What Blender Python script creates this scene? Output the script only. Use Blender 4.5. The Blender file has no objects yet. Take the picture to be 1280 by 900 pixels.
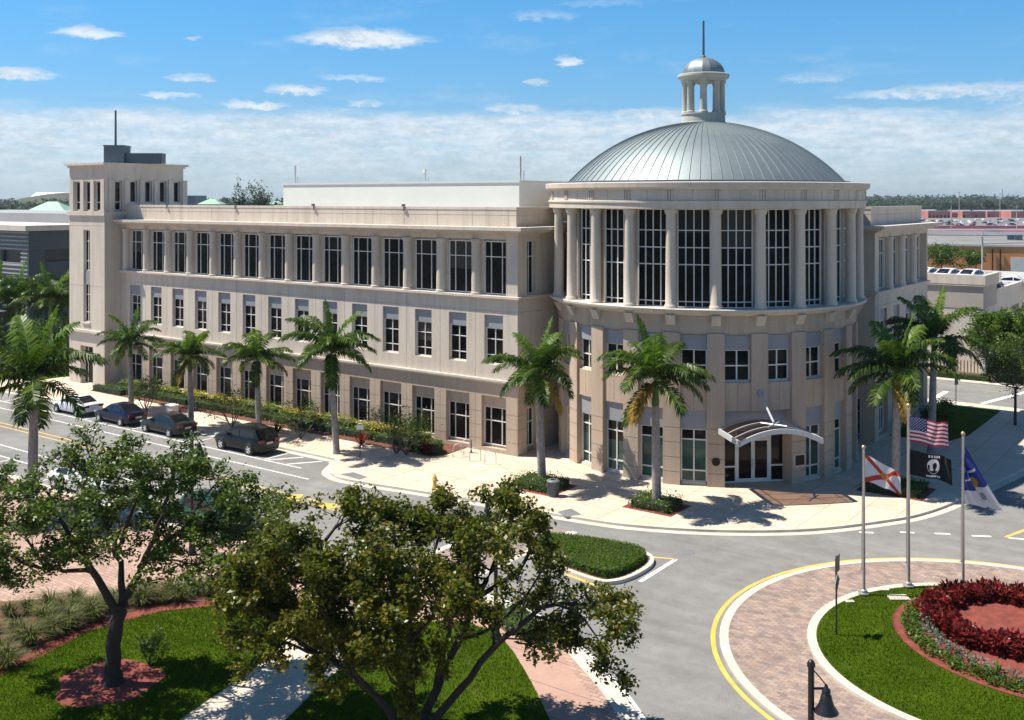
import bpy, bmesh, math, random
import numpy as np
from mathutils import Vector, Matrix
from mathutils.geometry import tessellate_polygon
R = math.radians
scene = bpy.context.scene
COL = scene.collection

# ------------------------------------------------------------------ camera
CAM_H, FOC, HOR = 17.0, 1300.0, 248.0          # height above the road, focal length and horizon row of a 1280x900 frame
cd = bpy.data.cameras.new("camera")
cam = bpy.data.objects.new("camera", cd); COL.objects.link(cam)
cam.location = (0, 0, CAM_H); cam.rotation_euler = (R(90), 0, 0)
cd.sensor_fit = 'HORIZONTAL'; cd.sensor_width = 36.0
cd.lens = 36.0 * FOC / 1280.0
cd.shift_y = -(450.0 - HOR) / 1280.0
cd.clip_start = 0.5; cd.clip_end = 30000
scene.camera = cam

# ------------------------------------------------------------------ sun, sky, exposure
SUN_EL = 61.5
SUN_H = Vector((-0.990, 0.140))                 # horizontal direction towards the sun
sl = Vector((SUN_H.x * math.cos(R(SUN_EL)), SUN_H.y * math.cos(R(SUN_EL)), math.sin(R(SUN_EL))))
sd = bpy.data.lights.new("sun", 'SUN'); sd.energy = 4.8; sd.angle = R(0.53); sd.color = (1.0, 0.935, 0.83)
so = bpy.data.objects.new("sun", sd); COL.objects.link(so)
so.location = (0, 0, 60); so.rotation_euler = sl.to_track_quat('Z', 'Y').to_euler()
vs = scene.view_settings
vs.view_transform = 'Standard'; vs.look = 'None'; vs.exposure = 0.80; vs.gamma = 1.0; vs.use_curve_mapping = False
scene.display_settings.display_device = 'sRGB'
scene.cycles.max_bounces = 6; scene.cycles.diffuse_bounces = 3; scene.cycles.glossy_bounces = 3
scene.cycles.transmission_bounces = 3; scene.cycles.transparent_max_bounces = 4

def sc_(c, k): return tuple(x * k for x in c)
def build_world():
    w = bpy.data.worlds.new("World"); scene.world = w; w.use_nodes = True
    nt = w.node_tree; N = nt.nodes; L = nt.links; N.clear()
    def math_(op, a, b=None, clamp=False):
        n = N.new('ShaderNodeMath'); n.operation = op; n.use_clamp = clamp
        for i, x in enumerate((a, b)):
            if x is None: continue
            if isinstance(x, (int, float)): n.inputs[i].default_value = x
            else: L.new(x, n.inputs[i])
        return n.outputs[0]
    def mix(f, a, b, blend='MIX'):
        n = N.new('ShaderNodeMix'); n.data_type = 'RGBA'; n.blend_type = blend
        for i, x in ((0, f), (6, a), (7, b)):
            if isinstance(x, (int, float)): n.inputs[i].default_value = x
            elif isinstance(x, tuple): n.inputs[i].default_value = (*x, 1)
            else: L.new(x, n.inputs[i])
        return n.outputs[2]
    def smooth(x, lo, hi):
        n = N.new('ShaderNodeMapRange'); n.interpolation_type = 'SMOOTHSTEP'
        L.new(x, n.inputs[0]); n.inputs[1].default_value = lo; n.inputs[2].default_value = hi
        return n.outputs[0]
    out = N.new('ShaderNodeOutputWorld'); bg = N.new('ShaderNodeBackground')
    sky = N.new('ShaderNodeTexSky'); sky.sky_type = 'NISHITA'; sky.sun_disc = False
    sky.sun_elevation = R(SUN_EL); sky.sun_rotation = math.atan2(SUN_H.x, SUN_H.y)
    sky.altitude = 50; sky.air_density = 1.0; sky.dust_density = 0.3; sky.ozone_density = 2.5
    tc = N.new('ShaderNodeTexCoord'); sep = N.new('ShaderNodeSeparateXYZ'); L.new(tc.outputs['Generated'], sep.inputs[0])
    x, y, z = sep.outputs
    az = math_('ARCTAN2', x, y); el = math_('ARCSINE', z)
    # deep blue subtropical sky: tint grows with elevation over the pale horizon
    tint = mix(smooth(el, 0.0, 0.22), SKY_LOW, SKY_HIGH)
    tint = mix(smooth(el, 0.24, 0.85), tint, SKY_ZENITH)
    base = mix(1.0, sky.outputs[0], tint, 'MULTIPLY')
    def noise(sx, sy, scale, detail, rough, seed):
        cx = N.new('ShaderNodeCombineXYZ')
        L.new(math_('MULTIPLY', az, sx), cx.inputs[0]); L.new(math_('MULTIPLY', el, sy), cx.inputs[1]); cx.inputs[2].default_value = seed
        n = N.new('ShaderNodeTexNoise'); n.inputs['Scale'].default_value = scale; n.inputs['Detail'].default_value = detail
        n.inputs['Roughness'].default_value = rough; L.new(cx.outputs[0], n.inputs['Vector']); return n.outputs[0]
    n1 = noise(1.0, 4.0, 9.0, 9, 0.62, 3.1)
    n2 = noise(1.0, 5.5, 26.0, 8, 0.6, 7.7)
    n3 = noise(1.0, 2.2, 45.0, 6, 0.6, 1.7)
    # stratus bank near the horizon
    edge = math_('ADD', el, math_('MULTIPLY', math_('SUBTRACT', n1, 0.5), 0.045))
    band = math_('SUBTRACT', 1.0, smooth(edge, 0.070, 0.088))
    band = math_('MULTIPLY', band, math_('ADD', 0.58, math_('MULTIPLY', smooth(n2, 0.33, 0.64), 0.42)))
    band = math_('MULTIPLY', band, math_('ADD', 0.42, math_('MULTIPLY', smooth(edge, 0.0, 0.07), 0.50)))
    # single fair-weather puffs: azimuth, elevation, half sizes (radians), strength
    puffs = [(-0.143, 0.150, 0.068, 0.0125, 1.0), (-0.390, 0.146, 0.031, 0.0075, 0.85), (-0.450, 0.107, 0.042, 0.0078, 0.95),
             (-0.205, 0.101, 0.032, 0.0065, 0.9), (-0.245, 0.086, 0.036, 0.0062, 0.9), (-0.300, 0.110, 0.020, 0.005, 0.6),
             (-0.315, 0.094, 0.026, 0.0048, 0.7), (-0.138, 0.089, 0.022, 0.005, 0.75), (-0.148, 0.114, 0.034, 0.0045, 0.5),
             (-0.001, 0.085, 0.030, 0.007, 0.7), (0.056, 0.130, 0.015, 0.0055, 0.85), (0.025, 0.110, 0.010, 0.0055, 0.9),
             (-0.297, 0.145, 0.006, 0.0035, 0.7), (0.130, 0.080, 0.045, 0.0065, 0.8), (0.400, 0.094, 0.10, 0.008, 0.75),
             (0.470, 0.086, 0.06, 0.008, 0.6), (0.285, 0.110, 0.035, 0.006, 0.35), (0.030, 0.173, 0.040, 0.006, 0.3),
             (-0.49, 0.095, 0.03, 0.006, 0.6), (-0.46, 0.177, 0.02, 0.004, 0.25), (0.09, 0.185, 0.05, 0.005, 0.18)]
    azw = math_('ADD', az, math_('MULTIPLY', math_('SUBTRACT', n2, 0.5), 0.05))
    n4 = noise(1.0, 1.6, 110.0, 5, 0.65, 4.4)
    elw = math_('ADD', math_('ADD', el, math_('MULTIPLY', math_('SUBTRACT', n3, 0.5), 0.015)), math_('MULTIPLY', math_('SUBTRACT', n4, 0.5), 0.008))
    tot = None
    for a, e, sa, se, k in puffs:
        # flat base, billowing top: the ellipse is squeezed below its centre
        dy = math_('DIVIDE', math_('SUBTRACT', elw, e), se)
        dy = math_('MAXIMUM', dy, math_('MULTIPLY', dy, -1.35))
        dx = math_('DIVIDE', math_('SUBTRACT', azw, a), sa)
        d = math_('ADD', math_('MULTIPLY', dx, dx), math_('MULTIPLY', dy, dy))
        m = math_('MULTIPLY', math_('SUBTRACT', 1.0, smooth(d, 0.05, 1.15)), k)
        tot = m if tot is None else math_('MAXIMUM', tot, m)
    puff = math_('MULTIPLY', tot, math_('ADD', 0.45, math_('MULTIPLY', smooth(n3, 0.3, 0.62), 0.75)), True)
    # a faint veil of thin streaks
    veil = math_('MULTIPLY', smooth(n1, 0.52, 0.78), 0.22)
    veil = math_('MULTIPLY', veil, smooth(el, 0.03, 0.10))
    cl = math_('MAXIMUM', math_('MAXIMUM', band, puff), veil, True)
    col = mix(cl, base, mix(smooth(math_('ADD', math_('MULTIPLY', n4, 0.5), math_('MULTIPLY', n3, 0.5)), 0.36, 0.60), sc_(CLOUD, 0.80), CLOUD))
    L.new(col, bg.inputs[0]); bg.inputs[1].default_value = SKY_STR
    L.new(bg.outputs[0], out.inputs[0])
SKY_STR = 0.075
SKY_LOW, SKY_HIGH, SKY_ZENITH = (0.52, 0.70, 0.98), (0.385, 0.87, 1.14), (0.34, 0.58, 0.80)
CLOUD = (6.3, 7.0, 7.6)
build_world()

# ------------------------------------------------------------------ helpers
def at(px, py, z=0.0):
    """pixel of the 1280x900 photograph -> point on the horizontal plane z"""
    Y = FOC * (CAM_H - z) / (py - HOR)
    return Vector(((px - 640.0) * Y / FOC, Y, z))
DU = Vector((1770.0, -1300.0)).normalized(); DV = Vector((-DU.y, DU.x))
C0 = Vector((0.37, 67.9)); BROT = math.atan2(DU.y, DU.x)
def W(u, v, z=0.0):
    p = C0 + DU * u + DV * v
    return Vector((p.x, p.y, z))

def tag(o, label=None, cat=None, group=None, kind=None):
    if label: o['label'] = label
    if cat: o['category'] = cat
    if group: o['group'] = group
    if kind: o['kind'] = kind
    return o
def empty(name, loc=(0, 0, 0), rz=0.0, label=None, cat=None, group=None):
    o = bpy.data.objects.new(name, None); COL.objects.link(o)
    o.location = loc; o.rotation_euler = (0, 0, rz); o.empty_display_size = 0.3
    return tag(o, label, cat, group)
def link(name, me, parent=None, loc=(0, 0, 0), rot=(0, 0, 0), scale=None):
    o = bpy.data.objects.new(name, me); COL.objects.link(o)
    o.parent = parent; o.location = loc; o.rotation_euler = rot
    if scale is not None: o.scale = scale if hasattr(scale, '__len__') else (scale,) * 3
    return o
def copy_tree(o, parent=None):
    c = o.copy(); COL.objects.link(c); c.parent = parent
    for ch in list(o.children): copy_tree(ch, c)
    return c

class MB:
    def __init__(s): s.v = []; s.f = []; s.m = []
    def quad(s, *p, m=0):
        i = len(s.v); s.v += [tuple(q) for q in p]; s.f.append(tuple(range(i, i + len(p)))); s.m.append(m)
    def box(s, x0, x1, y0, y1, z0, z1, m=0, taper=None):
        i = len(s.v); a = taper or 0.0
        s.v += [(x0, y0, z0), (x1, y0, z0), (x1, y1, z0), (x0, y1, z0), (x0 + a, y0 + a, z1), (x1 - a, y0 + a, z1), (x1 - a, y1 - a, z1), (x0 + a, y1 - a, z1)]
        for f in ((0, 3, 2, 1), (4, 5, 6, 7), (0, 1, 5, 4), (1, 2, 6, 5), (2, 3, 7, 6), (3, 0, 4, 7)):
            s.f.append(tuple(i + k for k in f)); s.m.append(m)
        return s
    def mapped(s, fn, s0, s1, d0, d1, z0, z1, m=0, n=1):
        """box in a mapped (s, depth, z) frame, split n times along s"""
        for k in range(n):
            a, b = s0 + (s1 - s0) * k / n, s0 + (s1 - s0) * (k + 1) / n
            s.quad(fn(a, d0, z0), fn(b, d0, z0), fn(b, d0, z1), fn(a, d0, z1), m=m)
            s.quad(fn(b, d1, z0), fn(a, d1, z0), fn(a, d1, z1), fn(b, d1, z1), m=m)
            s.quad(fn(a, d0, z1), fn(b, d0, z1), fn(b, d1, z1), fn(a, d1, z1), m=m)
            s.quad(fn(a, d1, z0), fn(b, d1, z0), fn(b, d0, z0), fn(a, d0, z0), m=m)
        s.quad(fn(s0, d1, z0), fn(s0, d0, z0), fn(s0, d0, z1), fn(s0, d1, z1), m=m)
        s.quad(fn(s1, d0, z0), fn(s1, d1, z0), fn(s1, d1, z1), fn(s1, d0, z1), m=m)
        return s
    def prism(s, poly, z0, z1, m=0, ms=None):
        poly = [Vector((p[0], p[1], 0)) for p in poly]
        ar = sum(poly[i].x * poly[(i + 1) % len(poly)].y - poly[(i + 1) % len(poly)].x * poly[i].y for i in range(len(poly)))
        if ar < 0: poly.reverse()
        tris = tessellate_polygon([poly]); i = len(s.v); n = len(poly)
        s.v += [(p.x, p.y, z1) for p in poly]
        for t in tris:
            a, b, c = (poly[k] for k in t)
            cr = (b - a).cross(c - a).z
            t = t if cr > 0 else tuple(reversed(t))
            s.f.append(tuple(i + k for k in t)); s.m.append(m)
        if z0 is not None:
            for k in range(n):
                a, b = poly[k], poly[(k + 1) % n]
                s.quad((a.x, a.y, z0), (b.x, b.y, z0), (b.x, b.y, z1), (a.x, a.y, z1), m=m if ms is None else ms)
        return s
    def tube(s, pts, rad, n=8, m=0, cap=True):
        pts = [Vector(p) for p in pts]
        if not hasattr(rad, '__len__'): rad = [rad] * len(pts)
        base = len(s.v); ref = Vector((0.13, 0.21, 0.97))
        for k, p in enumerate(pts):
            t = (pts[min(k + 1, len(pts) - 1)] - pts[max(k - 1, 0)])
            t = t.normalized() if t.length > 1e-9 else Vector((0, 0, 1))
            r_ = ref if abs(t.dot(ref)) < 0.95 else Vector((1, 0, 0))
            a = t.cross(r_).normalized(); b = t.cross(a)
            for j in range(n):
                an = 2 * math.pi * j / n
                s.v.append(tuple(p + (a * math.cos(an) + b * math.sin(an)) * rad[k]))
        for k in range(len(pts) - 1):
            for j in range(n):
                j2 = (j + 1) % n
                s.f.append((base + k * n + j, base + (k + 1) * n + j, base + (k + 1) * n + j2, base + k * n + j2)); s.m.append(m)
        if cap:
            s.f.append(tuple(base + j for j in range(n))); s.m.append(m)
            s.f.append(tuple(base + (len(pts) - 1) * n + n - 1 - j for j in range(n))); s.m.append(m)
        return s
    def lathe(s, prof, cx=0, cy=0, n=48, m=0, a0=0.0, a1=360.0):
        full = abs(a1 - a0 - 360) < 1e-6; cols = n if full else n + 1; base = len(s.v)
        for j in range(cols):
            an = R(a0 + (a1 - a0) * j / n)
            for r, z in prof: s.v.append((cx + r * math.cos(an), cy + r * math.sin(an), z))
        k = len(prof)
        for j in range(n):
            j2 = (j + 1) % cols
            for i in range(k - 1):
                s.f.append((base + j * k + i, base + j2 * k + i, base + j2 * k + i + 1, base + j * k + i + 1)); s.m.append(m)
        return s
    def mesh(s, name, mats, smooth=None):
        me = bpy.data.meshes.new(name); me.from_pydata(s.v, [], s.f)
        for mt in (mats if isinstance(mats, (list, tuple)) else [mats]): me.materials.append(mt)
        me.polygons.foreach_set('material_index', s.m)
        if smooth is not None:
            me.polygons.foreach_set('use_smooth', [True] * len(s.f)); me.update()
            bm = bmesh.new(); bm.from_mesh(me); bmesh.ops.remove_doubles(bm, verts=bm.verts, dist=0.0004); bm.to_mesh(me); bm.free()
            me.set_sharp_from_angle(angle=R(smooth))
        me.update(); return me
    def build(s, name, mats, parent=None, smooth=None, loc=(0, 0, 0), rot=(0, 0, 0)):
        return link(name, s.mesh(name, mats, smooth), parent, loc, rot)

def wall_holes(mb, fn, s0, s1, z0, z1, holes, extra=(), m=0):
    """wall sheet with real recesses: holes = (sa, sb, za, zb, depth, back?)"""
    ss = sorted({round(q, 5) for q in [s0, s1, *extra, *[h[0] for h in holes], *[h[1] for h in holes]] if s0 - 1e-6 <= q <= s1 + 1e-6})
    zs = sorted({round(q, 5) for q in [z0, z1, *[h[2] for h in holes], *[h[3] for h in holes]] if z0 - 1e-6 <= q <= z1 + 1e-6})
    for a, b in zip(ss, ss[1:]):
        col = [h for h in holes if h[0] - 1e-5 < (a + b) / 2 < h[1] + 1e-5]
        run = None
        for c, d in zip(zs, zs[1:]):
            inside = any(h[2] < (c + d) / 2 < h[3] for h in col)
            if not inside: mb.quad(fn(a, 0, c), fn(b, 0, c), fn(b, 0, d), fn(a, 0, d), m=m)
    for sa, sb, za, zb, dp, back in holes:
        sub = [q for q in ss if sa - 1e-6 <= q <= sb + 1e-6]
        for a, b in zip(sub, sub[1:]):
            mb.quad(fn(a, 0, za), fn(b, 0, za), fn(b, dp, za), fn(a, dp, za), m=m)
            mb.quad(fn(a, dp, zb), fn(b, dp, zb), fn(b, 0, zb), fn(a, 0, zb), m=m)
            if back: mb.quad(fn(a, dp, za), fn(b, dp, za), fn(b, dp, zb), fn(a, dp, zb), m=m)
        mb.quad(fn(sa, 0, za), fn(sa, dp, za), fn(sa, dp, zb), fn(sa, 0, zb), m=m)
        mb.quad(fn(sb, dp, za), fn(sb, 0, za), fn(sb, 0, zb), fn(sb, dp, zb), m=m)

# ------------------------------------------------------------------ materials
def newmat(name):
    m = bpy.data.materials.new(name); m.use_nodes = True
    nt = m.node_tree; return m, nt, nt.nodes['Principled BSDF']
def setin(b, **k):
    for n, v in k.items(): b.inputs[n].default_value = v
def ramp(nt, fac, stops):
    n = nt.nodes.new('ShaderNodeValToRGB'); e = n.color_ramp.elements
    while len(e) < len(stops): e.new(0.5)
    for el, (p, c) in zip(e, stops): el.position = p; el.color = (*c, 1)
    nt.links.new(fac, n.inputs[0]); return n.outputs[0]
def noise_node(nt, scale, detail=5, rough=0.6, vec=None, dist=0.0):
    n = nt.nodes.new('ShaderNodeTexNoise'); n.inputs['Scale'].default_value = scale; n.inputs['Detail'].default_value = detail
    n.inputs['Roughness'].default_value = rough; n.inputs['Distortion'].default_value = dist
    if vec is None:
        g = nt.nodes.new('ShaderNodeNewGeometry'); vec = g.outputs['Position']
    nt.links.new(vec, n.inputs['Vector']); return n.outputs[0]
def mixc(nt, f, a, b, blend='MIX'):
    n = nt.nodes.new('ShaderNodeMix'); n.data_type = 'RGBA'; n.blend_type = blend
    for i, x in ((0, f), (6, a), (7, b)):
        if isinstance(x, (int, float)): n.inputs[i].default_value = x
        elif isinstance(x, tuple): n.inputs[i].default_value = (*x, 1)
        else: nt.links.new(x, n.inputs[i])
    return n.outputs[2]
def bump(nt, b, h, strength=0.3, dist=0.02):
    n = nt.nodes.new('ShaderNodeBump'); n.inputs['Strength'].default_value = strength; n.inputs['Distance'].default_value = dist
    nt.links.new(h, n.inputs['Height']); nt.links.new(n.outputs[0], b.inputs['Normal'])
def sc(c, k): return tuple(min(1.0, x * k) for x in c)
def surf(name, c, rough=0.8, metal=0.0, var=0.12, s1=0.35, s2=6.0, bmp=0.0, spec=0.5):
    """plain weathered surface: large soft blotches plus fine grain"""
    m, nt, b = newmat(name)
    n1 = noise_node(nt, s1, 5, 0.62); n2 = noise_node(nt, s2, 4, 0.7)
    c1 = ramp(nt, n1, [(0.3, sc(c, 1 - var)), (0.7, sc(c, 1 + var))])
    c2 = ramp(nt, n2, [(0.3, (1 - var * .8,) * 3), (0.7, (1 + 0.0,) * 3)])
    nt.links.new(mixc(nt, 1.0, c1, c2, 'MULTIPLY'), b.inputs['Base Color'])
    setin(b, Roughness=rough, Metallic=metal); b.inputs['Specular IOR Level'].default_value = spec
    if bmp: bump(nt, b, n2, bmp, 0.01)
    return m
def stone_mat(name, c):
    """precast panel: sandblasted speckle, slight tone change, faint run-off streaks"""
    m, nt, b = newmat(name)
    g = nt.nodes.new('ShaderNodeNewGeometry')
    mp = nt.nodes.new('ShaderNodeMapping'); mp.inputs['Scale'].default_value = (1.6, 1.6, 0.12); nt.links.new(g.outputs['Position'], mp.inputs[0])
    st = noise_node(nt, 1.0, 6, 0.7, mp.outputs[0]); n1 = noise_node(nt, 0.22, 4, 0.6); n2 = noise_node(nt, 14.0, 3, 0.8)
    c1 = ramp(nt, n1, [(0.3, sc(c, .93)), (0.7, sc(c, 1.05))])
    c2 = ramp(nt, st, [(0.25, (.78, .77, .76)), (0.56, (1, 1, 1))])
    c3 = ramp(nt, n2, [(0.3, (.84, .83, .82)), (0.65, (1.0, 1.0, 1.0))])
    nt.links.new(mixc(nt, 1.0, mixc(nt, 1.0, c1, c2, 'MULTIPLY'), c3, 'MULTIPLY'), b.inputs['Base Color'])
    setin(b, Roughness=0.85); bump(nt, b, n2, 0.12, 0.01); return m
def uv_vec(nt):
    """object-independent street grid: position turned into the building's own axes"""
    g = nt.nodes.new('ShaderNodeNewGeometry'); mp = nt.nodes.new('ShaderNodeMapping')
    mp.vector_type = 'POINT'; mp.inputs['Rotation'].default_value = (0, 0, -BROT); nt.links.new(g.outputs['Position'], mp.inputs[0])
    return mp.outputs[0]
def brick_mat(name, c1, c2, mortar, bw, bh, msize, rough=0.85, extra=None, blot=0.15, bump_k=0.3, offset=0.5):
    m, nt, b = newmat(name)
    t = nt.nodes.new('ShaderNodeTexBrick'); nt.links.new(uv_vec(nt), t.inputs['Vector'])
    t.offset = offset; t.inputs['Color1'].default_value = (*c1, 1); t.inputs['Color2'].default_value = (*c2, 1); t.inputs['Mortar'].default_value = (*mortar, 1)
    t.inputs['Scale'].default_value = 1.0; t.inputs['Mortar Size'].default_value = msize; t.inputs['Brick Width'].default_value = bw; t.inputs['Row Height'].default_value = bh
    t.inputs['Bias'].default_value = 0.0; t.inputs['Mortar Smooth'].default_value = 0.2
    n1 = noise_node(nt, 0.5, 6, 0.65); n2 = noise_node(nt, 9.0, 4, 0.75)
    col = mixc(nt, 1.0, t.outputs['Color'], ramp(nt, n1, [(0.3, (1 - blot,) * 3), (0.7, (1 + blot * .5,) * 3)]), 'MULTIPLY')
    col = mixc(nt, 1.0, col, ramp(nt, n2, [(0.3, (.87, .86, .85)), (0.65, (1, 1, 1))]), 'MULTIPLY')
    if extra: col = mixc(nt, extra[0], col, ramp(nt, noise_node(nt, extra[1], 2, 0.5), extra[2]), 'MULTIPLY')
    nt.links.new(col, b.inputs['Base Color']); setin(b, Roughness=rough)
    bump(nt, b, t.outputs['Fac'], -bump_k, 0.01); return m
def leaf_mat(name, stops, trans=0.3, rough=0.45, clump=0.8, spec=0.18):
    """foliage: every leaf its own tone (random per island) over soft clumps"""
    m, nt, b = newmat(name)
    g = nt.nodes.new('ShaderNodeNewGeometry'); n1 = noise_node(nt, clump, 3, 0.5)
    ad = nt.nodes.new('ShaderNodeMath'); ad.operation = 'MULTIPLY_ADD'; nt.links.new(n1, ad.inputs[0]); ad.inputs[1].default_value = 0.9
    nt.links.new(g.outputs['Random Per Island'], ad.inputs[2])
    dv = nt.nodes.new('ShaderNodeMath'); dv.operation = 'MULTIPLY_ADD'; nt.links.new(ad.outputs[0], dv.inputs[0]); dv.inputs[1].default_value = 0.62; dv.inputs[2].default_value = -0.08
    col = ramp(nt, dv.outputs[0], stops)
    nt.links.new(col, b.inputs['Base Color']); setin(b, Roughness=rough); b.inputs['Specular IOR Level'].default_value = spec
    tr = nt.nodes.new('ShaderNodeBsdfTranslucent'); nt.links.new(mixc(nt, 1.0, col, (1.3, 1.5, .5), 'MULTIPLY'), tr.inputs[0])
    mx = nt.nodes.new('ShaderNodeMixShader'); mx.inputs[0].default_value = trans
    nt.links.new(b.outputs[0], mx.inputs[1]); nt.links.new(tr.outputs[0], mx.inputs[2])
    nt.links.new(mx.outputs[0], nt.nodes['Material Output'].inputs[0]); return m
def glass_mat(name, c, rough=0.04, spec=0.5, var=0.0):
    m, nt, b = newmat(name); setin(b, Roughness=rough); b.inputs['Specular IOR Level'].default_value = spec
    if var:
        nt.links.new(ramp(nt, noise_node(nt, 0.55, 3, 0.5), [(0.35, sc(c, 1 - var)), (0.65, sc(c, 1 + var))]), b.inputs['Base Color'])
    else: setin(b, **{'Base Color': (*c, 1)})
    return m

M = {}
M['stone'] = stone_mat('precast_stone', (.63, .555, .463))
M['stone_base'] = stone_mat('precast_stone_base', (.50, .395, .305))
M['trim'] = stone_mat('pale_trim', (.64, .57, .49))
M['lantern'] = stone_mat('lantern_paint', (.50, .50, .44))
M['cream'] = surf('cream_stucco', (.84, .82, .72), .85, 0, .04, .3, 4)
M['panel'] = surf('grey_panel', (.27, .28, .30), .6, 0, .06, .4, 5)
M['frame'] = surf('white_frame', (.70, .69, .65), .5, 0, .05, 2, 9)
def window_glass():
    m, nt, b = newmat('dark_glass'); setin(b, Roughness=.05); b.inputs['Specular IOR Level'].default_value = .12
    n1 = noise_node(nt, .9, 4, .65); nt.links.new(ramp(nt, n1, [(.42, (.003, .0035, .0045)), (.62, (.010, .011, .012)), (.8, (.035, .033, .030))]), b.inputs['Base Color']); return m
M['glass'] = window_glass()
M['glass_green'] = glass_mat('green_glass', (.045, .085, .07), .06, .25, .35)
M['glass_brown'] = glass_mat('brown_glass', (.008, .005, .005), .06, .16, .3)
M['zinc'] = None
M['steel'] = surf('painted_steel', (.48, .49, .50), .4, .1, .06, 1, 8)
M['dark_steel'] = surf('blue_grey_steel', (.10, .13, .155), .5, .3, .1, .5, 5)
M['black'] = surf('black_paint', (.012, .012, .013), .38, 0, .1, 1, 8)
M['bronze'] = surf('bronze_plate', (.035, .024, .018), .35, .6, .2, 2, 20)
M['roof'] = surf('roof_membrane', (.40, .39, .37), .9, 0, .15, .15, 3)
M['gold'] = surf('gilded_ball', (.62, .48, .25), .3, .8, .05, 2, 9)
M['kerb'] = surf('kerb_concrete', (.53, .48, .40), .85, 0, .14, .8, 9, .1)
M['whitepaint'] = surf('white_road_paint', (.68, .68, .66), .7, 0, .16, 1.2, 12)
M['yellowpaint'] = surf('yellow_road_paint', (.66, .44, .07), .7, 0, .16, 1.2, 12)
M['mulch'] = surf('red_mulch', (.21, .045, .030), .95, 0, .35, 3, 24, .8)
M['soil'] = surf('brown_mulch', (.16, .075, .045), .95, 0, .35, 3, 22, .8)
M['concrete_path'] = surf('path_concrete', (.52, .45, .36), .9, 0, .14, .5, 10, .1)
M['pad'] = surf('tactile_pad', (.16, .165, .17), .8, 0, .1, 2, 18, .3)
M['tyre'] = surf('tyre_rubber', (.018, .018, .018), .8, 0, .1, 3, 20)
M['rim'] = surf('alloy_rim', (.66, .66, .66), .35, .15, .05, 3, 20)
M['carglass'] = glass_mat('car_glass', (.010, .012, .014), .04, .5)
M['redlamp'] = glass_mat('red_lamp', (.13, .006, .008), .2)
M['clearlamp'] = glass_mat('clear_lamp', (.60, .60, .58), .15)
M['plate'] = surf('number_plate', (.6, .6, .58), .5)

def asphalt():
    m, nt, b = newmat('asphalt')
    n1 = noise_node(nt, 0.10, 6, 0.65, None, .6); n2 = noise_node(nt, 22.0, 3, 0.8); n3 = noise_node(nt, 0.9, 6, 0.7); n4 = noise_node(nt, .33, 3, .5, None, 1.5)
    col = ramp(nt, n1, [(0.32, (.195, .190, .180)), (0.68, (.275, .268, .252))])
    col = mixc(nt, 1.0, col, ramp(nt, n3, [(0.28, (.78, .78, .78)), (0.6, (1, 1, 1))]), 'MULTIPLY')
    col = mixc(nt, 1.0, col, ramp(nt, n2, [(0.3, (.72, .72, .72)), (0.66, (1.05, 1.05, 1.05))]), 'MULTIPLY')
    col = mixc(nt, 1.0, col, ramp(nt, n4, [(.492, (1, 1, 1)), (.5, (.88, .875, .87)), (.508, (1, 1, 1))]), 'MULTIPLY')   # sealed hairline seams
    # long wear lanes along the street
    mp = nt.nodes.new('ShaderNodeMapping'); mp.inputs['Scale'].default_value = (.05, .9, 1); nt.links.new(uv_vec(nt), mp.inputs[0])
    n5 = noise_node(nt, 1.0, 3, .6, mp.outputs[0]); col = mixc(nt, 1.0, col, ramp(nt, n5, [(.35, (.88, .88, .88)), (.65, (1.04, 1.04, 1.04))]), 'MULTIPLY')
    nt.links.new(col, b.inputs['Base Color']); setin(b, Roughness=.9); bump(nt, b, n2, .25, .01); return m
M['asphalt'] = asphalt()
def lawn():
    m, nt, b = newmat('lawn')
    n1 = noise_node(nt, 0.45, 6, 0.65); n2 = noise_node(nt, 16.0, 4, 0.8); n3 = noise_node(nt, 2.2, 4, .6)
    col = ramp(nt, n1, [(0.3, (.034, .066, .003)), (0.55, (.056, .100, .004)), (0.75, (.085, .120, .007))])
    col = mixc(nt, 1.0, col, ramp(nt, n2, [(0.25, (.45, .5, .4)), (0.7, (1.15, 1.1, 1.05))]), 'MULTIPLY')
    col = mixc(nt, ramp(nt, n3, [(.55, (0, 0, 0)), (.8, (.35, .35, .35))]), col, (.14, .14, .045))
    nt.links.new(col, b.inputs['Base Color']); setin(b, Roughness=.95); b.inputs['Specular IOR Level'].default_value = .05; bump(nt, b, n2, .8, .04); return m
M['lawn'] = lawn()
def ground():
    m, nt, b = newmat('far_ground')
    n1 = noise_node(nt, 0.012, 6, 0.6); n2 = noise_node(nt, 0.15, 5, .7)
    col = ramp(nt, n1, [(0.35, (.045, .062, .025)), (0.5, (.085, .095, .05)), (0.62, (.17, .165, .15)), (0.72, (.07, .085, .04))])
    col = mixc(nt, 1.0, col, ramp(nt, n2, [(.3, (.7, .7, .7)), (.7, (1.1, 1.1, 1.1))]), 'MULTIPLY')
    nt.links.new(col, b.inputs['Base Color']); setin(b, Roughness=.95); return m
M['ground'] = ground()
M['walk'] = brick_mat('scored_sidewalk', (.62, .515, .40), (.585, .48, .37), (.37, .285, .21), 1.8, 1.8, .026, blot=.16, bump_k=.15, offset=0.0)
M['plaza'] = brick_mat('plaza_pavers', (.49, .325, .25), (.36, .235, .185), (.23, .155, .12), .42, .21, .018, blot=.2)
M['apron'] = brick_mat('apron_pavers', (.385, .295, .245), (.235, .18, .16), (.20, .16, .135), .34, .17, .012, blot=.2,
                       extra=(.5, 2.2, [(.32, (.62, .58, .60)), (.5, (1, .95, .9)), (.68, (1.3, 1.15, .9))]))
M['crossbrick'] = brick_mat('crossing_pavers', (.33, .26, .225), (.24, .19, .17), (.18, .15, .13), .30, .15, .014, blot=.2)
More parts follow.
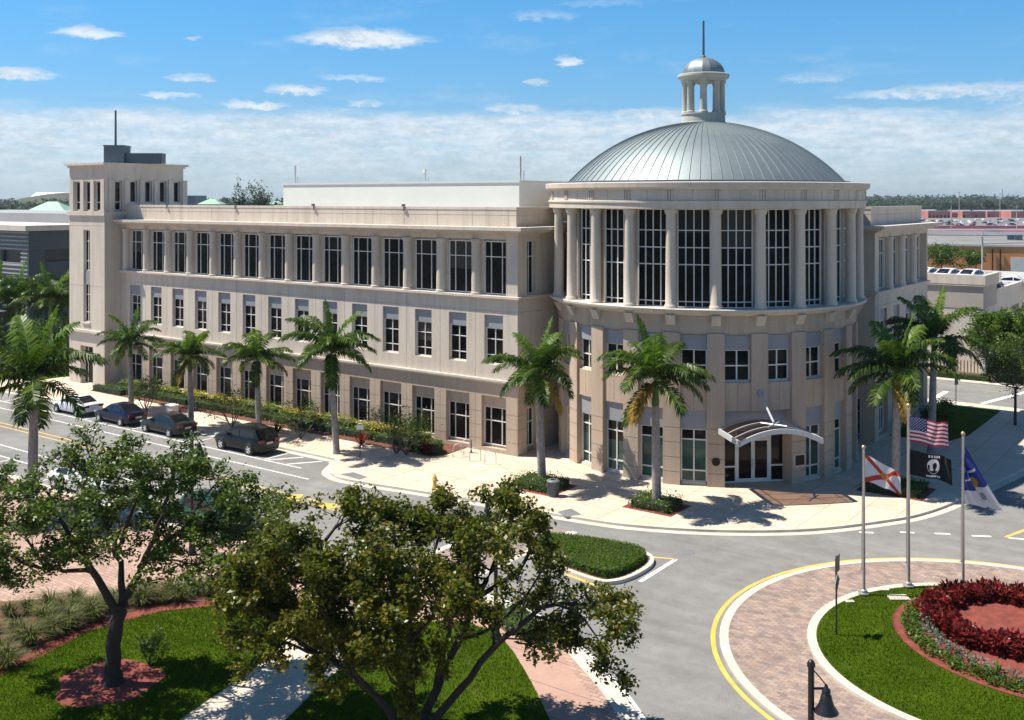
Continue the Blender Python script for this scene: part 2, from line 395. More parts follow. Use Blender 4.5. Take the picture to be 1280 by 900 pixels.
M['pinkwalk'] = brick_mat('pink_sidewalk', (.42, .265, .205), (.40, .25, .19), (.17, .11, .085), 40.0, 1.75, .018, blot=.14, bump_k=.2, offset=0.0)
M['entry_mat'] = brick_mat('entry_pavers', (.30, .175, .105), (.28, .165, .10), (.09, .05, .035), 2.6, 1.35, .10, blot=.12, offset=0.0)

def zinc():
    m, nt, b = newmat('standing_seam_zinc')
    n1 = noise_node(nt, 0.5, 5, .6); n2 = noise_node(nt, 5.0, 4, .7)
    nt.links.new(ramp(nt, n1, [(.3, (.195, .235, .245)), (.7, (.245, .285, .29))]), b.inputs['Base Color'])
    rr = nt.nodes.new('ShaderNodeMapRange'); nt.links.new(n2, rr.inputs[0]); rr.inputs[3].default_value = .46; rr.inputs[4].default_value = .58
    nt.links.new(rr.outputs[0], b.inputs['Roughness']); setin(b, Metallic=.6); return m
M['zinc'] = zinc()
def bark(name, c, zs=8.0):
    m, nt, b = newmat(name)
    g = nt.nodes.new('ShaderNodeNewGeometry'); mp = nt.nodes.new('ShaderNodeMapping'); mp.inputs['Scale'].default_value = (6, 6, zs); nt.links.new(g.outputs['Position'], mp.inputs[0])
    n = noise_node(nt, 1.0, 5, .7, mp.outputs[0])
    nt.links.new(ramp(nt, n, [(.3, sc(c, .55)), (.7, sc(c, 1.25))]), b.inputs['Base Color']); setin(b, Roughness=.95); bump(nt, b, n, .6, .03); return m
M['bark'] = bark('dark_bark', (.036, .029, .024), 1.2)
M['bark_grey'] = bark('grey_bark', (.13, .115, .10), 1.2)
M['palm_bark'] = bark('palm_bark', (.29, .26, .235), 3.5)
M['crownshaft'] = bark('green_crownshaft', (.10, .17, .04), .6)
M['palm_leaf'] = leaf_mat('palm_leaf', [(.1, (.012, .030, .004)), (.45, (.034, .068, .008)), (.75, (.082, .125, .014)), (.95, (.20, .23, .05))], .28, .38)
M['palm_young'] = leaf_mat('young_palm_leaf', [(.1, (.05, .10, .012)), (.5, (.10, .175, .02)), (.9, (.19, .25, .035))], .3, .4)
M['palm_dead'] = leaf_mat('dry_palm_leaf', [(.1, (.16, .085, .012)), (.5, (.31, .18, .025)), (.9, (.40, .27, .06))], .25, .6)
M['oak_leaf'] = leaf_mat('live_oak_leaf', [(.1, (.022, .040, .007)), (.45, (.052, .088, .013)), (.75, (.115, .165, .020)), (.95, (.25, .29, .08))], .34, .40, .8, .25)
M['olive_leaf'] = leaf_mat('olive_brown_leaf', [(.08, (.020, .032, .003)), (.38, (.060, .080, .006)), (.62, (.112, .125, .010)), (.82, (.19, .145, .016)), (.97, (.32, .29, .06))], .35, .36, .6, .3)
M['hedge_leaf'] = leaf_mat('hedge_leaf', [(.1, (.026, .056, .006)), (.5, (.060, .115, .011)), (.9, (.115, .175, .022))], .25, .4)
M['turf_leaf'] = leaf_mat('clipped_turf_leaf', [(.1, (.034, .068, .003)), (.5, (.066, .120, .005)), (.9, (.115, .175, .012))], .25, .6, .8, .05)
M['bed_soil'] = surf('bed_soil', (.15, .055, .032), .95, 0, .4, 3, 22, .8)
M['lime_leaf'] = leaf_mat('lime_leaf', [(.1, (.10, .14, .01)), (.5, (.22, .25, .018)), (.9, (.42, .40, .04))], .3, .4)
M['gold_leaf'] = leaf_mat('golden_leaf', [(.1, (.20, .18, .010)), (.5, (.48, .38, .020)), (.9, (.62, .53, .07))], .3, .4)
M['croton_leaf'] = leaf_mat('croton_leaf', [(.1, (.030, .006, .006)), (.45, (.10, .012, .012)), (.72, (.19, .020, .019)), (.95, (.42, .07, .05))], .25, .3, 1.5)
M['silver_leaf'] = leaf_mat('silver_leaf', [(.1, (.06, .08, .06)), (.5, (.13, .16, .125)), (.9, (.24, .27, .22))], .2, .6)
M['grass_blade'] = leaf_mat('grass_blade', [(.1, (.036, .066, .002)), (.5, (.072, .122, .004)), (.8, (.110, .155, .007)), (.97, (.18, .185, .025))], .25, .7, .5, spec=.04)
M['tuft_blade'] = leaf_mat('fountain_grass', [(.1, (.045, .055, .018)), (.5, (.10, .115, .035)), (.85, (.20, .19, .075)), (.97, (.36, .30, .15))], .25, .55)
M['far_leaf'] = leaf_mat('far_leaf', [(.1, (.014, .026, .010)), (.5, (.030, .050, .018)), (.9, (.060, .085, .030))], .2, .6, .05)
M['bluegreen_leaf'] = leaf_mat('casuarina_leaf', [(.1, (.020, .032, .018)), (.5, (.042, .060, .030)), (.9, (.075, .10, .05))], .25, .6, .1)

# ================================================================== the domed office building
B = empty('civic_building', (C0.x, C0.y, 0), BROT,
          'three storey beige stone office building with a zinc domed rotunda at its street corner', 'building')
RCX, RCY = 8.58, 9.65
C1 = (17.6, 17.7)
WING_L = 44.3
BAY0, BAY = 1.975, 3.095

def win_frame(w, h, vs_, hs, bar=.055, border=.07, thick=.10):
    mb = MB(); x0, x1 = -w / 2, w / 2
    mb.box(x0, x0 + border, -.06, thick, 0, h); mb.box(x1 - border, x1, -.06, thick, 0, h)
    mb.box(x0 + border, x1 - border, -.058, thick, 0, border); mb.box(x0 + border, x1 - border, -.058, thick, h - border, h)
    for q in vs_: mb.box(q - bar / 2, q + bar / 2, -.05, .06, border, h - border)
    for q in hs: mb.box(x0 + border, x1 - border, -.044, .058, q - bar / 2, q + bar / 2)
    return mb.mesh('window_frame', M['frame'])
def pane_mesh(w, h, mats, split=None):
    mb = MB()
    if split:
        mb.quad((-w / 2, 0, 0), (w / 2, 0, 0), (w / 2, 0, split), (-w / 2, 0, split), m=0)
        mb.quad((-w / 2, 0, split), (w / 2, 0, split), (w / 2, 0, h), (-w / 2, 0, h), m=1)
    else: mb.quad((-w / 2, 0, 0), (w / 2, 0, 0), (w / 2, 0, h), (-w / 2, 0, h))
    return mb.mesh('window_pane', mats)
def sill_mesh(w, proj, back, h):
    mb = MB(); mb.box(-w / 2, w / 2, -proj, back, 0, h * .6); mb.box(-w / 2 + .03, w / 2 - .03, -proj + .04, back, h * .6, h); return mb.mesh('sill', M['trim'])
def slab_mesh(name, w, h, mat, d=.06):
    mb = MB(); mb.box(-w / 2, w / 2, 0, d, 0, h); return mb.mesh(name, mat)

W3 = (win_frame(2.05, 3.55, (-.46, .46), (2.5,)), pane_mesh(2.05, 3.55, M['glass']))
W2 = (win_frame(1.55, 2.42, (0,), (.60, 1.66)), pane_mesh(1.55, 2.42, M['glass']))
W1 = (win_frame(2.05, 2.55, (-.46, .46), (1.62,)), pane_mesh(2.05, 2.55, M['glass_brown']))
WN = (win_frame(1.0, 2.55, (0,), (1.62,)), pane_mesh(1.0, 2.55, M['glass']))
WN3 = (win_frame(1.0, 3.55, (0,), (2.5,)), pane_mesh(1.0, 3.55, M['glass']))
RW3 = (win_frame(1.96, 5.86, (-.48, 0, .48), (.36, 2.55, 3.56, 4.58), .06), pane_mesh(1.96, 5.86, M['glass']))
RW2 = (win_frame(1.52, 1.85, (0,), (.90,), .08), pane_mesh(1.52, 1.85, M['glass']))
RW1 = (win_frame(1.52, 3.12, (0,), (.66, 2.48), .08), pane_mesh(1.52, 3.12, [M['glass_green'], M['glass']], 2.48))
SILL2, SILL1 = sill_mesh(1.78, .13, .30, .20), sill_mesh(2.05, .02, .40, .14)
RSILL2, RSILL1 = sill_mesh(1.50, .20, .28, .17), sill_mesh(1.46, .22, .25, .20)
PAN2 = slab_mesh('spandrel_panel', 1.55, .82, M['panel']); PAN1 = slab_mesh('spandrel_panel', 2.05, .76, M['stone_base'])
RPAN2 = slab_mesh('spandrel_panel', 1.54, .86, M['panel']); RPAN1 = slab_mesh('spandrel_panel', 1.54, 1.14, M['panel'])
wrng = random.Random(17); M['blind_a'] = glass_mat('blind_behind_glass', (.022, .022, .021), .08, .12); M['blind_b'] = glass_mat('pale_blind_behind_glass', (.050, .048, .044), .08, .12)
def window(typ, loc, rot, sill=None, sdz=0, panel=None, pdz=0, pdy=0, name='window'):
    o = link(name, typ[0], B, loc, (0, 0, rot)); link('pane', typ[1], o, (0, 0.012, 0))
    w_, h_ = max(v.co.x for v in typ[1].vertices), max(v.co.z for v in typ[1].vertices); q_ = wrng.random()
    if q_ < .34:                                  # a blind drawn part of the way down behind the dark glass
        k_ = wrng.choice((.25, .4, .55)); mb_ = MB(); mb_.quad((-w_, 0.006, h_ * (1 - k_)), (w_, 0.006, h_ * (1 - k_)), (w_, 0.006, h_), (-w_, 0.006, h_)); mb_.build('blind', M['blind_a' if q_ < .2 else 'blind_b'], o)
    if sill: link('sill', sill, o, (0, 0, sdz))
    if panel: link('spandrel_panel', panel, o, (0, pdy, pdz))
    return o

Z_L1, Z_L2, Z_C = 4.75, 10.30, 14.75            # ledge undersides and cornice underside
def wing(fn, rot, nb, length, fnr, rotr, rlen, longwing):
    cs = [BAY0 + BAY * i for i in range(nb)]
    g = .03                                       # joint width
    holes = []
    for c in cs:
        holes += [(c - 1.025, c + 1.025, .40, 3.84, .45, True), (c - .775, c + .775, 5.95, 9.24, .32, True)]
    # horizontal joints on the ground floor piers, vertical joints between bays
    edges = [0.0] + [q for c in cs for q in (c - 1.025, c + 1.025)] + [length]
    for zj in (.92, 1.82, 2.74):
        for a, b in zip(edges[::2], edges[1::2]): holes.append((a, b, zj, zj + g, .03, True))
    for i in range(nb):
        s = cs[i] + BAY / 2
        if s < length - .2: holes.append((s - g / 2, s + g / 2, .05, 10.2, .03, True))
    holes.append((0, length, 9.50, 9.50 + g, .03, True))
    holes.append((BAY0 - 1.03, length - .02, 10.55, 14.28, .50, True))
    holes.append((0, .001, Z_L1 + .03, Z_L1 + .04, .001, True)); mb = MB(); wall_holes(mb, fn, 0, length, 0, 15.1, holes)
    # the short return beside the rotunda
    rc = 1.55
    rholes = [(rc - .5, rc + .5, .2, 3.10, .35, True), (rc - .5, rc + .5, 10.62, 14.2, .35, True), (0, rlen, 9.50, 9.53, .03, True), (3.0, 3.03, .05, 10.2, .03, True)]
    for zj in (.92, 1.82, 2.74, 3.66):
        rholes += [(0, rc - .5, zj, zj + g, .03, True), (rc + .5, rlen, zj, zj + g, .03, True)] if zj < 3 else [(0, rlen, zj, zj + g, .03, True)]
    rholes.append((0, .001, Z_L1 + .03, Z_L1 + .04, .001, True)); wall_holes(mb, fnr, 0, rlen, 0, 15.1, rholes)
    mb.m = [1 if max(mb.v[i][2] for i in f) < Z_L1 + .05 else 0 for f in mb.f]     # pinker stone below the lower ledge
    mb.build('wall', [M['stone'], M['stone_base']], B)
    # half-round columns between the top-floor windows
    col = MB()
    rr = .36
    prof = [(rr + .05, 10.52), (rr + .05, 10.68), (rr, 10.72), (rr, 14.0), (rr + .05, 14.05), (rr + .05, 14.27)]
    col.lathe(prof, 0, 0, 20); cm = col.mesh('column', M['stone'], 40)
    fl = MB().box(-.52, .52, .10, .46, 10.52, 14.27).mesh('pilaster', M['stone'])
    for i in range(nb - 1 if not longwing else nb):
        s = cs[i] + BAY / 2
        if s > length - .3: continue
        p = fn(s, .16, 0)
        o = link('half_column', cm, B, p, (0, 0, rot)); link('pilaster', fl, o, (0, 0, 0))
    for i, c in enumerate(cs):
        window(W3, fn(c, .40, 10.60), rot)
        window(W2, fn(c, .26, 5.97), rot, SILL2, -.20, PAN2, 2.42, -.12)
        window(W1, fn(c, .38, .54), rot, SILL1, -.14, PAN1, 2.55, -.16)
    window(WN3, fnr(rc, .28, 10.64), rotr); window(WN, fnr(rc, .28, .52), rotr)
def f_long(s, d, z): return (-s, d, z)
def f_lret(s, d, z): return (-d, s, z)
def f_right(s, d, z): return (C1[0] - d, C1[1] + s, z)
def f_rret(s, d, z): return (C1[0] - s, C1[1] + d, z)
wing(f_long, 0.0, 14, WING_L, f_lret, R(90), 5.3, True)
RWL = 13.2
wing(f_right, R(90), 4, RWL, f_rret, 0.0, 5.3, False)

# ledges, cornices, parapets wrap each wing's outer corner
def wrap(name, fn, fnr, length, rlen, steps, mat, inner=.30, back=0.0):
    mb = MB()
    for z0, z1, p in steps:
        mb.mapped(fn, -p, length + back, -p, inner, z0, z1); mb.mapped(fnr, inner + .001, rlen, -p, inner, z0, z1)
    return mb.build(name, mat, B)
for fn, fnr, ln, bk in ((f_long, f_lret, WING_L - .02, 0), (f_right, f_rret, RWL, 0.05)):
    wrap('ledge', fn, fnr, ln, 5.2, [(Z_L1, Z_L1 + .12, .13), (Z_L1 + .12, Z_L1 + .26, .24)], M['trim'])
    wrap('ledge', fn, fnr, ln, 5.2, [(Z_L2, Z_L2 + .09, .12), (Z_L2 + .09, Z_L2 + .24, .27)], M['trim'])
    wrap('cornice', fn, fnr, ln + (1.2 if bk else 0), 5.6, [(Z_C - .12, Z_C, .22), (Z_C, Z_C + .14, .62), (Z_C + .14, Z_C + .36, .92)], M['trim'], 1.0)
    # parapet with panel joints
    mb = MB(); par = lambda s, d, z, fn=fn: fn(s, d + .40, z); parr = lambda s, d, z, fnr=fnr: fnr(s, d + .40, z)
    js = [(1.0 + 3.095 * k, 1.03 + 3.095 * k, 15.1, 16.2, .03, True) for k in range(int(ln / 3.095))]
    wall_holes(mb, par, .40, ln, 15.1, 16.25, js + [(.40, ln, 15.86, 15.89, .03, True)])
    wall_holes(mb, parr, .40, 5.4, 15.1, 16.25, [(.40, 5.4, 15.86, 15.89, .03, True)])
    mb.build('parapet', M['stone'], B)
    mb = MB(); mb.mapped(fn, .37, ln, .37, .80, 16.25, 16.42); mb.mapped(fnr, .801, 5.4, .37, .80, 16.25, 16.42); mb.build('coping', M['trim'], B)
    mb = MB(); mb.mapped(fn, .80, ln, .70, .79, 15.2, 16.24); mb.mapped(fnr, .801, 5.4, .70, .79, 15.2, 16.24)
    mb.build('parapet_back', M['roof'], B)
# body, roof and the plain rear
mb = MB()
mb.box(-WING_L - .5, -.65, 1.2, 18.0, .1, 15.32); mb.box(-.649, 6.0, 6.2, 18.0, .1, 15.31); mb.box(3.0, C1[0] - 1.2, 18.05, C1[1] + RWL - .02, .1, 15.32)
mb.build('roof_deck', M['roof'], B)
mb = MB(); mb.box(-WING_L - .2, 3.5, 18.0, 18.3, 0, 16.3); mb.box(2.6, C1[0], C1[1] + RWL, C1[1] + RWL + .25, 0, 15.1); mb.box(2.6, 2.95, 18.4, C1[1] + RWL, 0, 16.3)
mb.build('rear_wall', M['stone'], B)
# parapet floodlights
fl = MB().box(-.09, .09, -.16, .05, 0, .16).box(-.02, .02, -.05, .0, -.35, 0).mesh('floodlight', M['dark_steel'])
for s in (10.3, 19.6, 28.9, 38.1): link('floodlight', fl, B, (-s, .36, 16.43))

# mechanical penthouse
mb = MB(); fp = lambda s, d, z: (-2.77 - s, 4.0 + d, z)
mb.box(-27.2, -2.77, 4.0, 17.5, 15.3, 18.12); mb.build('penthouse', M['cream'], B)
mb = MB(); mb.box(-27.26, -2.71, 3.94, 17.56, 18.12, 18.26); mb.build('penthouse_coping', M['frame'], B)
# antennas
def antenna(u, v, z, h, panels):
    o = MB().tube([(0, 0, 0), (0, 0, h)], .055, 6).tube([(.28, 0, 0), (.28, 0, h * .42)], .035, 6).build('antenna', M['steel'], B, loc=(u, v, z))
    for zz, k in panels: MB().box(-.16, .02, -.10, .10, zz, zz + k).build('antenna_panel', M['frame'], o)
antenna(-26.4, 4.6, 18.24, 1.5, [(1.0, .5)]); antenna(-13.2, 6.0, 18.24, 1.05, [(.75, .3)]); antenna(-2.95, 4.4, 18.24, 1.75, [(.6, .28), (1.15, .5)])

# ------------------------------------------------------------------ corner tower at the far end
TU0, TU1, TV0, TV1 = -WING_L - 5.65, -WING_L, -1.7, 6.6
def ft_front(s, d, z): return (TU0 + s, TV0 + d, z)
def ft_right(s, d, z): return (TU1 - d, TV0 + s, z)
def ft_left(s, d, z): return (TU0 + d, TV0 + s, z)
def ft_back(s, d, z): return (TU0 + s, TV1 - d, z)
mb = MB(); wf, wr = TU1 - TU0, TV1 - TV0
slots = [(c_ - .50, c_ + .50) for c_ in (1.28, 2.92, 4.56)]
jz = [(0, wf, 9.05, 9.08, .03, True), (0, wf, 14.35, 14.38, .03, True)]
wall_holes(mb, ft_front, 0, wf, 0, 20.0, [(a, b, 15.85, 18.55, .30, True) for a, b in slots] + [(wf / 2 - .52, wf / 2 + .52, 5.75, 14.15, .30, True), (wf / 2 - 1.0, wf / 2 + 1.0, .1, 3.6, .5, True),
           (0, wf / 2 - .53, 9.05, 9.08, .03, True), (wf / 2 + .53, wf, 9.05, 9.08, .03, True), (0, wf, 14.5, 14.53, .03, True)])
rs = [(1.05 + 1.55 * k, 1.05 + 1.55 * k + .72) for k in range(5)]
wall_holes(mb, ft_right, 0, wr, 0, 20.0, [(a, b, 15.85 if k < 1 else 16.6, 18.6, .35, True) for k, (a, b) in enumerate(rs)] + [(0, wr, 14.5, 14.53, .03, True), (0, 1.65, 9.05, 9.08, .03, True)])
wall_holes(mb, ft_left, 0, wr, 0, 20.0, [(a, b, 15.85, 18.6, .35, True) for a, b in rs]); wall_holes(mb, ft_back, 0, wf, 0, 20.0, [(a, b, 16.6, 18.55, .4, True) for a, b in slots])
mb.prism([(TU0, TV0), (TU1, TV0), (TU1, TV1), (TU0, TV1)], None, 20.0)
mb.build('tower', M['stone'], B)
def tower_ring(name, z0, z1, p, mat, ends=True):
    mb = MB(); mb.box(TU0 - p, TU1 + p, TV0 - p, TV0, z0, z1); mb.box(TU1, TU1 + p, TV0, TV1, z0, z1) if ends else mb.box(TU1, TU1 + p, TV0, -.93, z0, z1)
    mb.box(TU0 - p, TU0, TV0, TV1, z0, z1); return mb.build(name, mat, B)
tower_ring('ledge', 4.85, 5.08, .24, M['trim'], False); tower_ring('ledge', 15.45, 15.8, .16, M['trim'])
mb = MB(); mb.box(TU0 - .14, TU1 + .14, TV0 - .14, TV1 + .14, 19.82, 20.0); mb.box(TU0 - .34, TU1 + .34, TV0 - .34, TV1 + .34, 20.001, 20.2); mb.build('tower_cornice', M['trim'], B)
# pilasters standing proud between the belfry openings
pil = MB().box(-.26, .26, -.14, .0, 15.82, 18.7).mesh('pilaster', M['stone'])
for k in range(6): link('pilaster', pil, B, (TU1, TV0 + .66 + 1.55 * k - .01, 0), (0, 0, R(90)))
pfm = MB().box(-.27, .27, -.05, 0, 15.82, 18.7).mesh('pilaster', M['stone'])
for q in (.40, 2.10, 3.74, wf - .31): link('pilaster', pfm, B, (TU0 + q, TV0 - .002, 0))
SL = (win_frame(.70, 2.62, (), (.75,)), pane_mesh(.70, 2.62, M['glass'])); SLS = (win_frame(.98, 2.62, (), (.75,)), pane_mesh(.98, 2.62, M['glass']))
SLU = (win_frame(.70, 1.95, (), ()), pane_mesh(.70, 1.95, M['glass']))
for k, (a, b) in enumerate(rs): window(SL if k < 1 else SLU, ft_right((a + b) / 2, .30, 15.93 if k < 1 else 16.62), R(90), name='belfry_window')
for a, b in slots: window(SLS, ft_front((a + b) / 2, .25, 15.9), 0, name='belfry_window')
TS = (win_frame(1.0, 3.7, (0,), (.9, 2.7)), pane_mesh(1.0, 3.7, M['glass'])); TSB = (win_frame(1.0, 3.45, (0,), (.9, 2.5)), pane_mesh(1.0, 3.45, M['glass']))
window(TS, ft_front(wf / 2, .24, 10.42), 0, name='slot_window'); window(TSB, ft_front(wf / 2, .24, 5.78), 0, sill_mesh(1.2, .34, .05, .16), -.17, slab_mesh('spandrel_panel', 1.0, 1.15, M['panel']), 3.46, -.12, name='slot_window')
window((win_frame(1.9, 3.4, (-.4, .4), (2.4,)), pane_mesh(1.9, 3.4, M['glass'])), ft_front(wf / 2, .44, .14), 0, name='slot_window')
# steel plant box and mast on the tower
mb = MB(); mb.box(-.9, .9, -1.0, 1.0, 0, 1.55); mb.box(-.95, .95, -1.05, 1.05, 1.551, 1.66)
mb.box(.903, 4.2, -.6, .7, 0, .95); b_ = mb.build('roof_plant', M['dark_steel'], B, loc=(TU0 + 3.9, TV0 + 2.4, 20.2), rot=(0, 0, R(40)))
MB().tube([(0, 0, 1.6), (0, 0, 4.9)], [.11, .09], 8).build('mast', M['dark_steel'], b_, loc=(-.15, 0, 0))

# ------------------------------------------------------------------ rotunda
def pol(th, r, z): return (RCX + r * math.cos(R(th)), RCY + r * math.sin(R(th)), z)
def f_rot(s, d, z): return pol(s, 9.78 - d, z)
cols = [-45 + 15 * k for k in range(-7, 8)]
bays = [c + 7.5 for c in cols[:-1]]
PH = 2.95                                        # half pier, degrees
holes = []
for b in bays:
    if b in (-52.5, -37.5): continue
    holes.append((b - 7.5 + PH, b + 7.5 - PH, .12, 4.56, .40, True))
holes.append((-60 + PH, -30 - PH, .0, 4.56, 1.15, False))
for b in bays: holes.append((b - 7.5 + PH, b + 7.5 - PH, 6.20, 9.02, .40, True))
for b in bays: holes.append((b - .08, b + .08, 4.65, 6.12, .03, True))
mb = MB(); wall_holes(mb, f_rot, -150, 60, 0, 9.12, holes, extra=[-150 + 2.5 * k for k in range(85)])
mb.build('rotunda_wall', M['stone_base'], B)
# piers built of stacked blocks with open joints
def pier_mesh(z0):
    mb = MB(); f = lambda s, d, z: (( 9.93 - d) * math.sin(R(s)), -(9.93 - d) * math.cos(R(s)), z)
    lv = [z for z in (0.0, .92, 1.79, 2.66, 3.53) if z >= z0] or [z0]
    if lv[0] != z0: lv.insert(0, z0)
    lv.append(9.10)
    for a, b in zip(lv, lv[1:]): mb.mapped(f, -PH, PH, 0, .20, a, b - (.035 if b < 9 else 0), n=2)
    mb.mapped(f, -PH + .15, PH - .15, .035, .205, lv[0], 9.08, n=2)
    return mb.mesh('pier', M['stone_base'])
PM, PME = pier_mesh(0.0), pier_mesh(4.58)
for c in cols[1:-1]: link('pier', PME if c == -45 else PM, B, (RCX, RCY, 0), (0, 0, R(c + 90)))
for b in bays[1:-1]:
    rot = R(b + 90)
    window(RW3, pol(b, 9.37, 10.53), rot)
    window(RW2, pol(b, 9.44, 6.27), rot, RSILL2, -.14, RPAN2, 1.85, -.20)
    if b not in (-52.5, -37.5): window(RW1, pol(b, 9.44, .30), rot, RSILL1, -.19, RPAN1, 3.12, -.20)
lm = MB()
lm.lathe([(9.86, 9.12), (9.86, 10.16)], RCX, RCY, 144); lm.build('frieze_band', M['stone_base'], B, 30)
lm = MB(); lm.lathe([(9.80, 10.12), (10.10, 10.16), (10.14, 10.26), (10.36, 10.30), (10.50, 10.40), (10.52, 10.52), (10.48, 10.55), (9.2, 10.56)], RCX, RCY, 144); lm.build('rotunda_sill', M['trim'], B, 30)
br = MB()
br.v += [(x, y, z) for x in (-.27, .27) for y, z in ((-9.84, 9.55), (-9.98, 9.55), (-10.30, 10.15), (-9.84, 10.15))]
br.f += [(0, 1, 2, 3), (7, 6, 5, 4), (0, 4, 5, 1), (1, 5, 6, 2), (2, 6, 7, 3), (3, 7, 4, 0)]; br.m += [0] * 6
BRM = br.mesh('bracket', M['stone'])
cb = MB(); rc_ = .31
cb.lathe([(0, 10.56), (rc_ + .09, 10.56), (rc_ + .09, 10.68), (rc_ + .06, 10.72), (rc_ + .02, 10.80), (rc_ + .01, 12.2), (rc_ - .02, 16.0), (rc_ - .01, 16.06), (rc_ + .05, 16.10), (rc_ + .05, 16.2), (rc_ + .09, 16.24), (rc_ + .09, 16.38)], 0, 0, 28)
CM_ = cb.mesh('column', M['stone'], 40)
tg = MB()
for q in (-.16, 0, .16): tg.box(q - .045, q + .045, -10.47, -10.36, 16.92, 17.48)
TG = tg.mesh('triglyph', M['stone'])
for c in cols[1:-1]:
    link('bracket', BRM, B, (RCX, RCY, 0), (0, 0, R(c + 90))); link('column', CM_, B, pol(c, 10.0, 0))
for c in range(0, 360, 15): link('triglyph', TG, B, (RCX, RCY, 0), (0, 0, R(c + 90)))
lm = MB(); lm.lathe([(9.25, 10.5), (9.25, 16.4)], RCX, RCY, 96); lm.build('drum_wall', M['stone'], B, 30)
lm = MB(); lm.lathe([(9.2, 16.39), (10.46, 16.39), (10.46, 16.72), (10.52, 16.75), (10.52, 16.86), (10.40, 16.90), (10.40, 17.50), (10.56, 17.54), (10.60, 17.62), (10.70, 17.66), (10.72, 17.94), (10.66, 17.98), (9.0, 18.0)], RCX, RCY, 192)
lm.build('entablature', M['stone'], B, 25)
lm = MB()
for k in range(24):                              # vertical joints of the entablature
    a = 7.5 + 15 * k; f = lambda s, d, z: pol(s, 10.405 - d, z); lm.mapped(f, a - .06, a + .06, -.004, .02, 16.91, 17.49)
lm.build('panel_joint', M['panel'], B)
# zinc dome with standing seams
RS, ZC = 12.3, 9.86
th0, th1 = math.asin(1.35 / RS), math.asin(9.34 / RS)
prof = [(RS * math.sin(th1 + (th0 - th1) * k / 28), ZC + RS * math.cos(th1 + (th0 - th1) * k / 28)) for k in range(29)]
dm = MB(); dm.lathe(prof, RCX, RCY, 180); D = dm.build('dome', M['zinc'], B, 30)
sm = MB()
for k in range(88):
    a = 360 * k / 88; h = .042
    for (r0, z0), (r1, z1) in zip(prof, prof[1:]):
        w0 = math.degrees(.012 / r0); w1 = math.degrees(.012 / r1)
        n0 = Vector((r0, z0 - ZC)).normalized() * h; n1 = Vector((r1, z1 - ZC)).normalized() * h
        p = [pol(a - w0, r0, z0), pol(a - w1, r1, z1), pol(a - w1, r1 + n1.x, z1 + n1.y), pol(a - w0, r0 + n0.x, z0 + n0.y)]
        q = [pol(a + w0, r0, z0), pol(a + w1, r1, z1), pol(a + w1, r1 + n1.x, z1 + n1.y), pol(a + w0, r0 + n0.x, z0 + n0.y)]
        sm.quad(*p); sm.quad(*q); sm.quad(p[3], p[2], q[2], q[3])
sm.build('standing_seam', M['zinc'], D)
lm = MB(); lm.lathe([(9.5, 17.99), (9.5, 18.1), (9.28, 18.12)], RCX, RCY, 144); lm.build('gutter', M['dark_steel'], D, 30)
# lantern
lt = MB(); lt.lathe([(1.50, 21.9), (1.50, 22.14), (1.46, 22.16), (1.44, 22.62), (1.50, 22.66), (1.50, 22.74), (0, 22.75)], 0, 0, 48)
LT = lt.build('lantern', M['lantern'], B, 30, loc=(RCX, RCY, 0))
lc = MB(); lc.lathe([(.30, 22.75), (.30, 22.85), (.245, 22.9), (.225, 24.7), (.28, 24.78), (.28, 24.9)], 0, 0, 20); LCM = lc.mesh('lantern_column', M['lantern'], 40)
for k in range(8): a = R(-64.3 + 45 * k); link('lantern_column', LCM, LT, (1.2 * math.cos(a), 1.2 * math.sin(a), 0))
lt = MB(); lt.lathe([(0, 24.9), (1.50, 24.9), (1.52, 25.05), (1.68, 25.12), (1.74, 25.22), (1.74, 25.36), (1.66, 25.40), (1.45, 25.42)], 0, 0, 48); lt.build('lantern_cornice', M['lantern'], LT, 30)
pr = [(1.43 * math.cos(R(q)), 25.40 + 1.16 * math.sin(R(q))) for q in range(0, 91, 6)]
lt = MB(); lt.lathe(pr, 0, 0, 16); lt.build('lantern_dome', M['zinc'], LT, 12)
lt = MB(); lt.tube([(0, 0, 26.5), (0, 0, 29.05)], [.085, .07], 10).lathe([(.16, 26.50), (.16, 26.62), (.09, 26.7)], 0, 0, 14); lt.build('finial', M['dark_steel'], LT, 40)

# ------------------------------------------------------------------ entrance: glazed doors, canopy, signs
ERot = R(-45 + 90)
def epos(r): return pol(-45, r, 0)
e0 = epos(8.78)
def epart(name, mb, mat, r=8.78, parent=B, smooth=None): return mb.build(name, mat, parent, smooth, loc=pol(-45, r, 0), rot=(0, 0, ERot))
mb = MB(); mb.box(-2.5, 2.5, .1, .25, 0, 4.6); epart('entrance_wall', mb, M['stone_base'])
mb = MB(); mb.box(-2.28, 2.28, -.42, -.30, 3.32, 4.55); epart('entrance_header', mb, M['panel'])
mb = MB()
for x in (-2.08, -1.06, 1.06, 2.08): mb.box(x - .06, x + .06, -.08, .09, .13, 3.31)
for x0, x1 in ((-2.02, -1.12), (1.12, 2.02)):
    mb.box(x0, x1, -.07, .08, .13, .22); mb.box(x0, x1, -.07, .08, 1.05, 1.14); mb.box(x0, x1, -.07, .08, 3.2, 3.30)
mb.box(-1.0, 1.0, -.07, .08, 2.72, 2.82); mb.box(-1.0, 1.0, -.07, .08, 3.2, 3.30)
fr = epart('entrance_frame', mb, M['frame'])
mb = MB(); mb.quad((-2.02, .02, .2), (-1.1, .02, .2), (-1.1, .02, 3.2), (-2.02, .02, 3.2)); mb.quad((1.1, .02, .2), (2.02, .02, .2), (2.02, .02, 3.2), (1.1, .02, 3.2)); mb.quad((-1, .02, 2.8), (1, .02, 2.8), (1, .02, 3.2), (-1, .02, 3.2))
mb.build('pane', M['glass_brown'], fr)
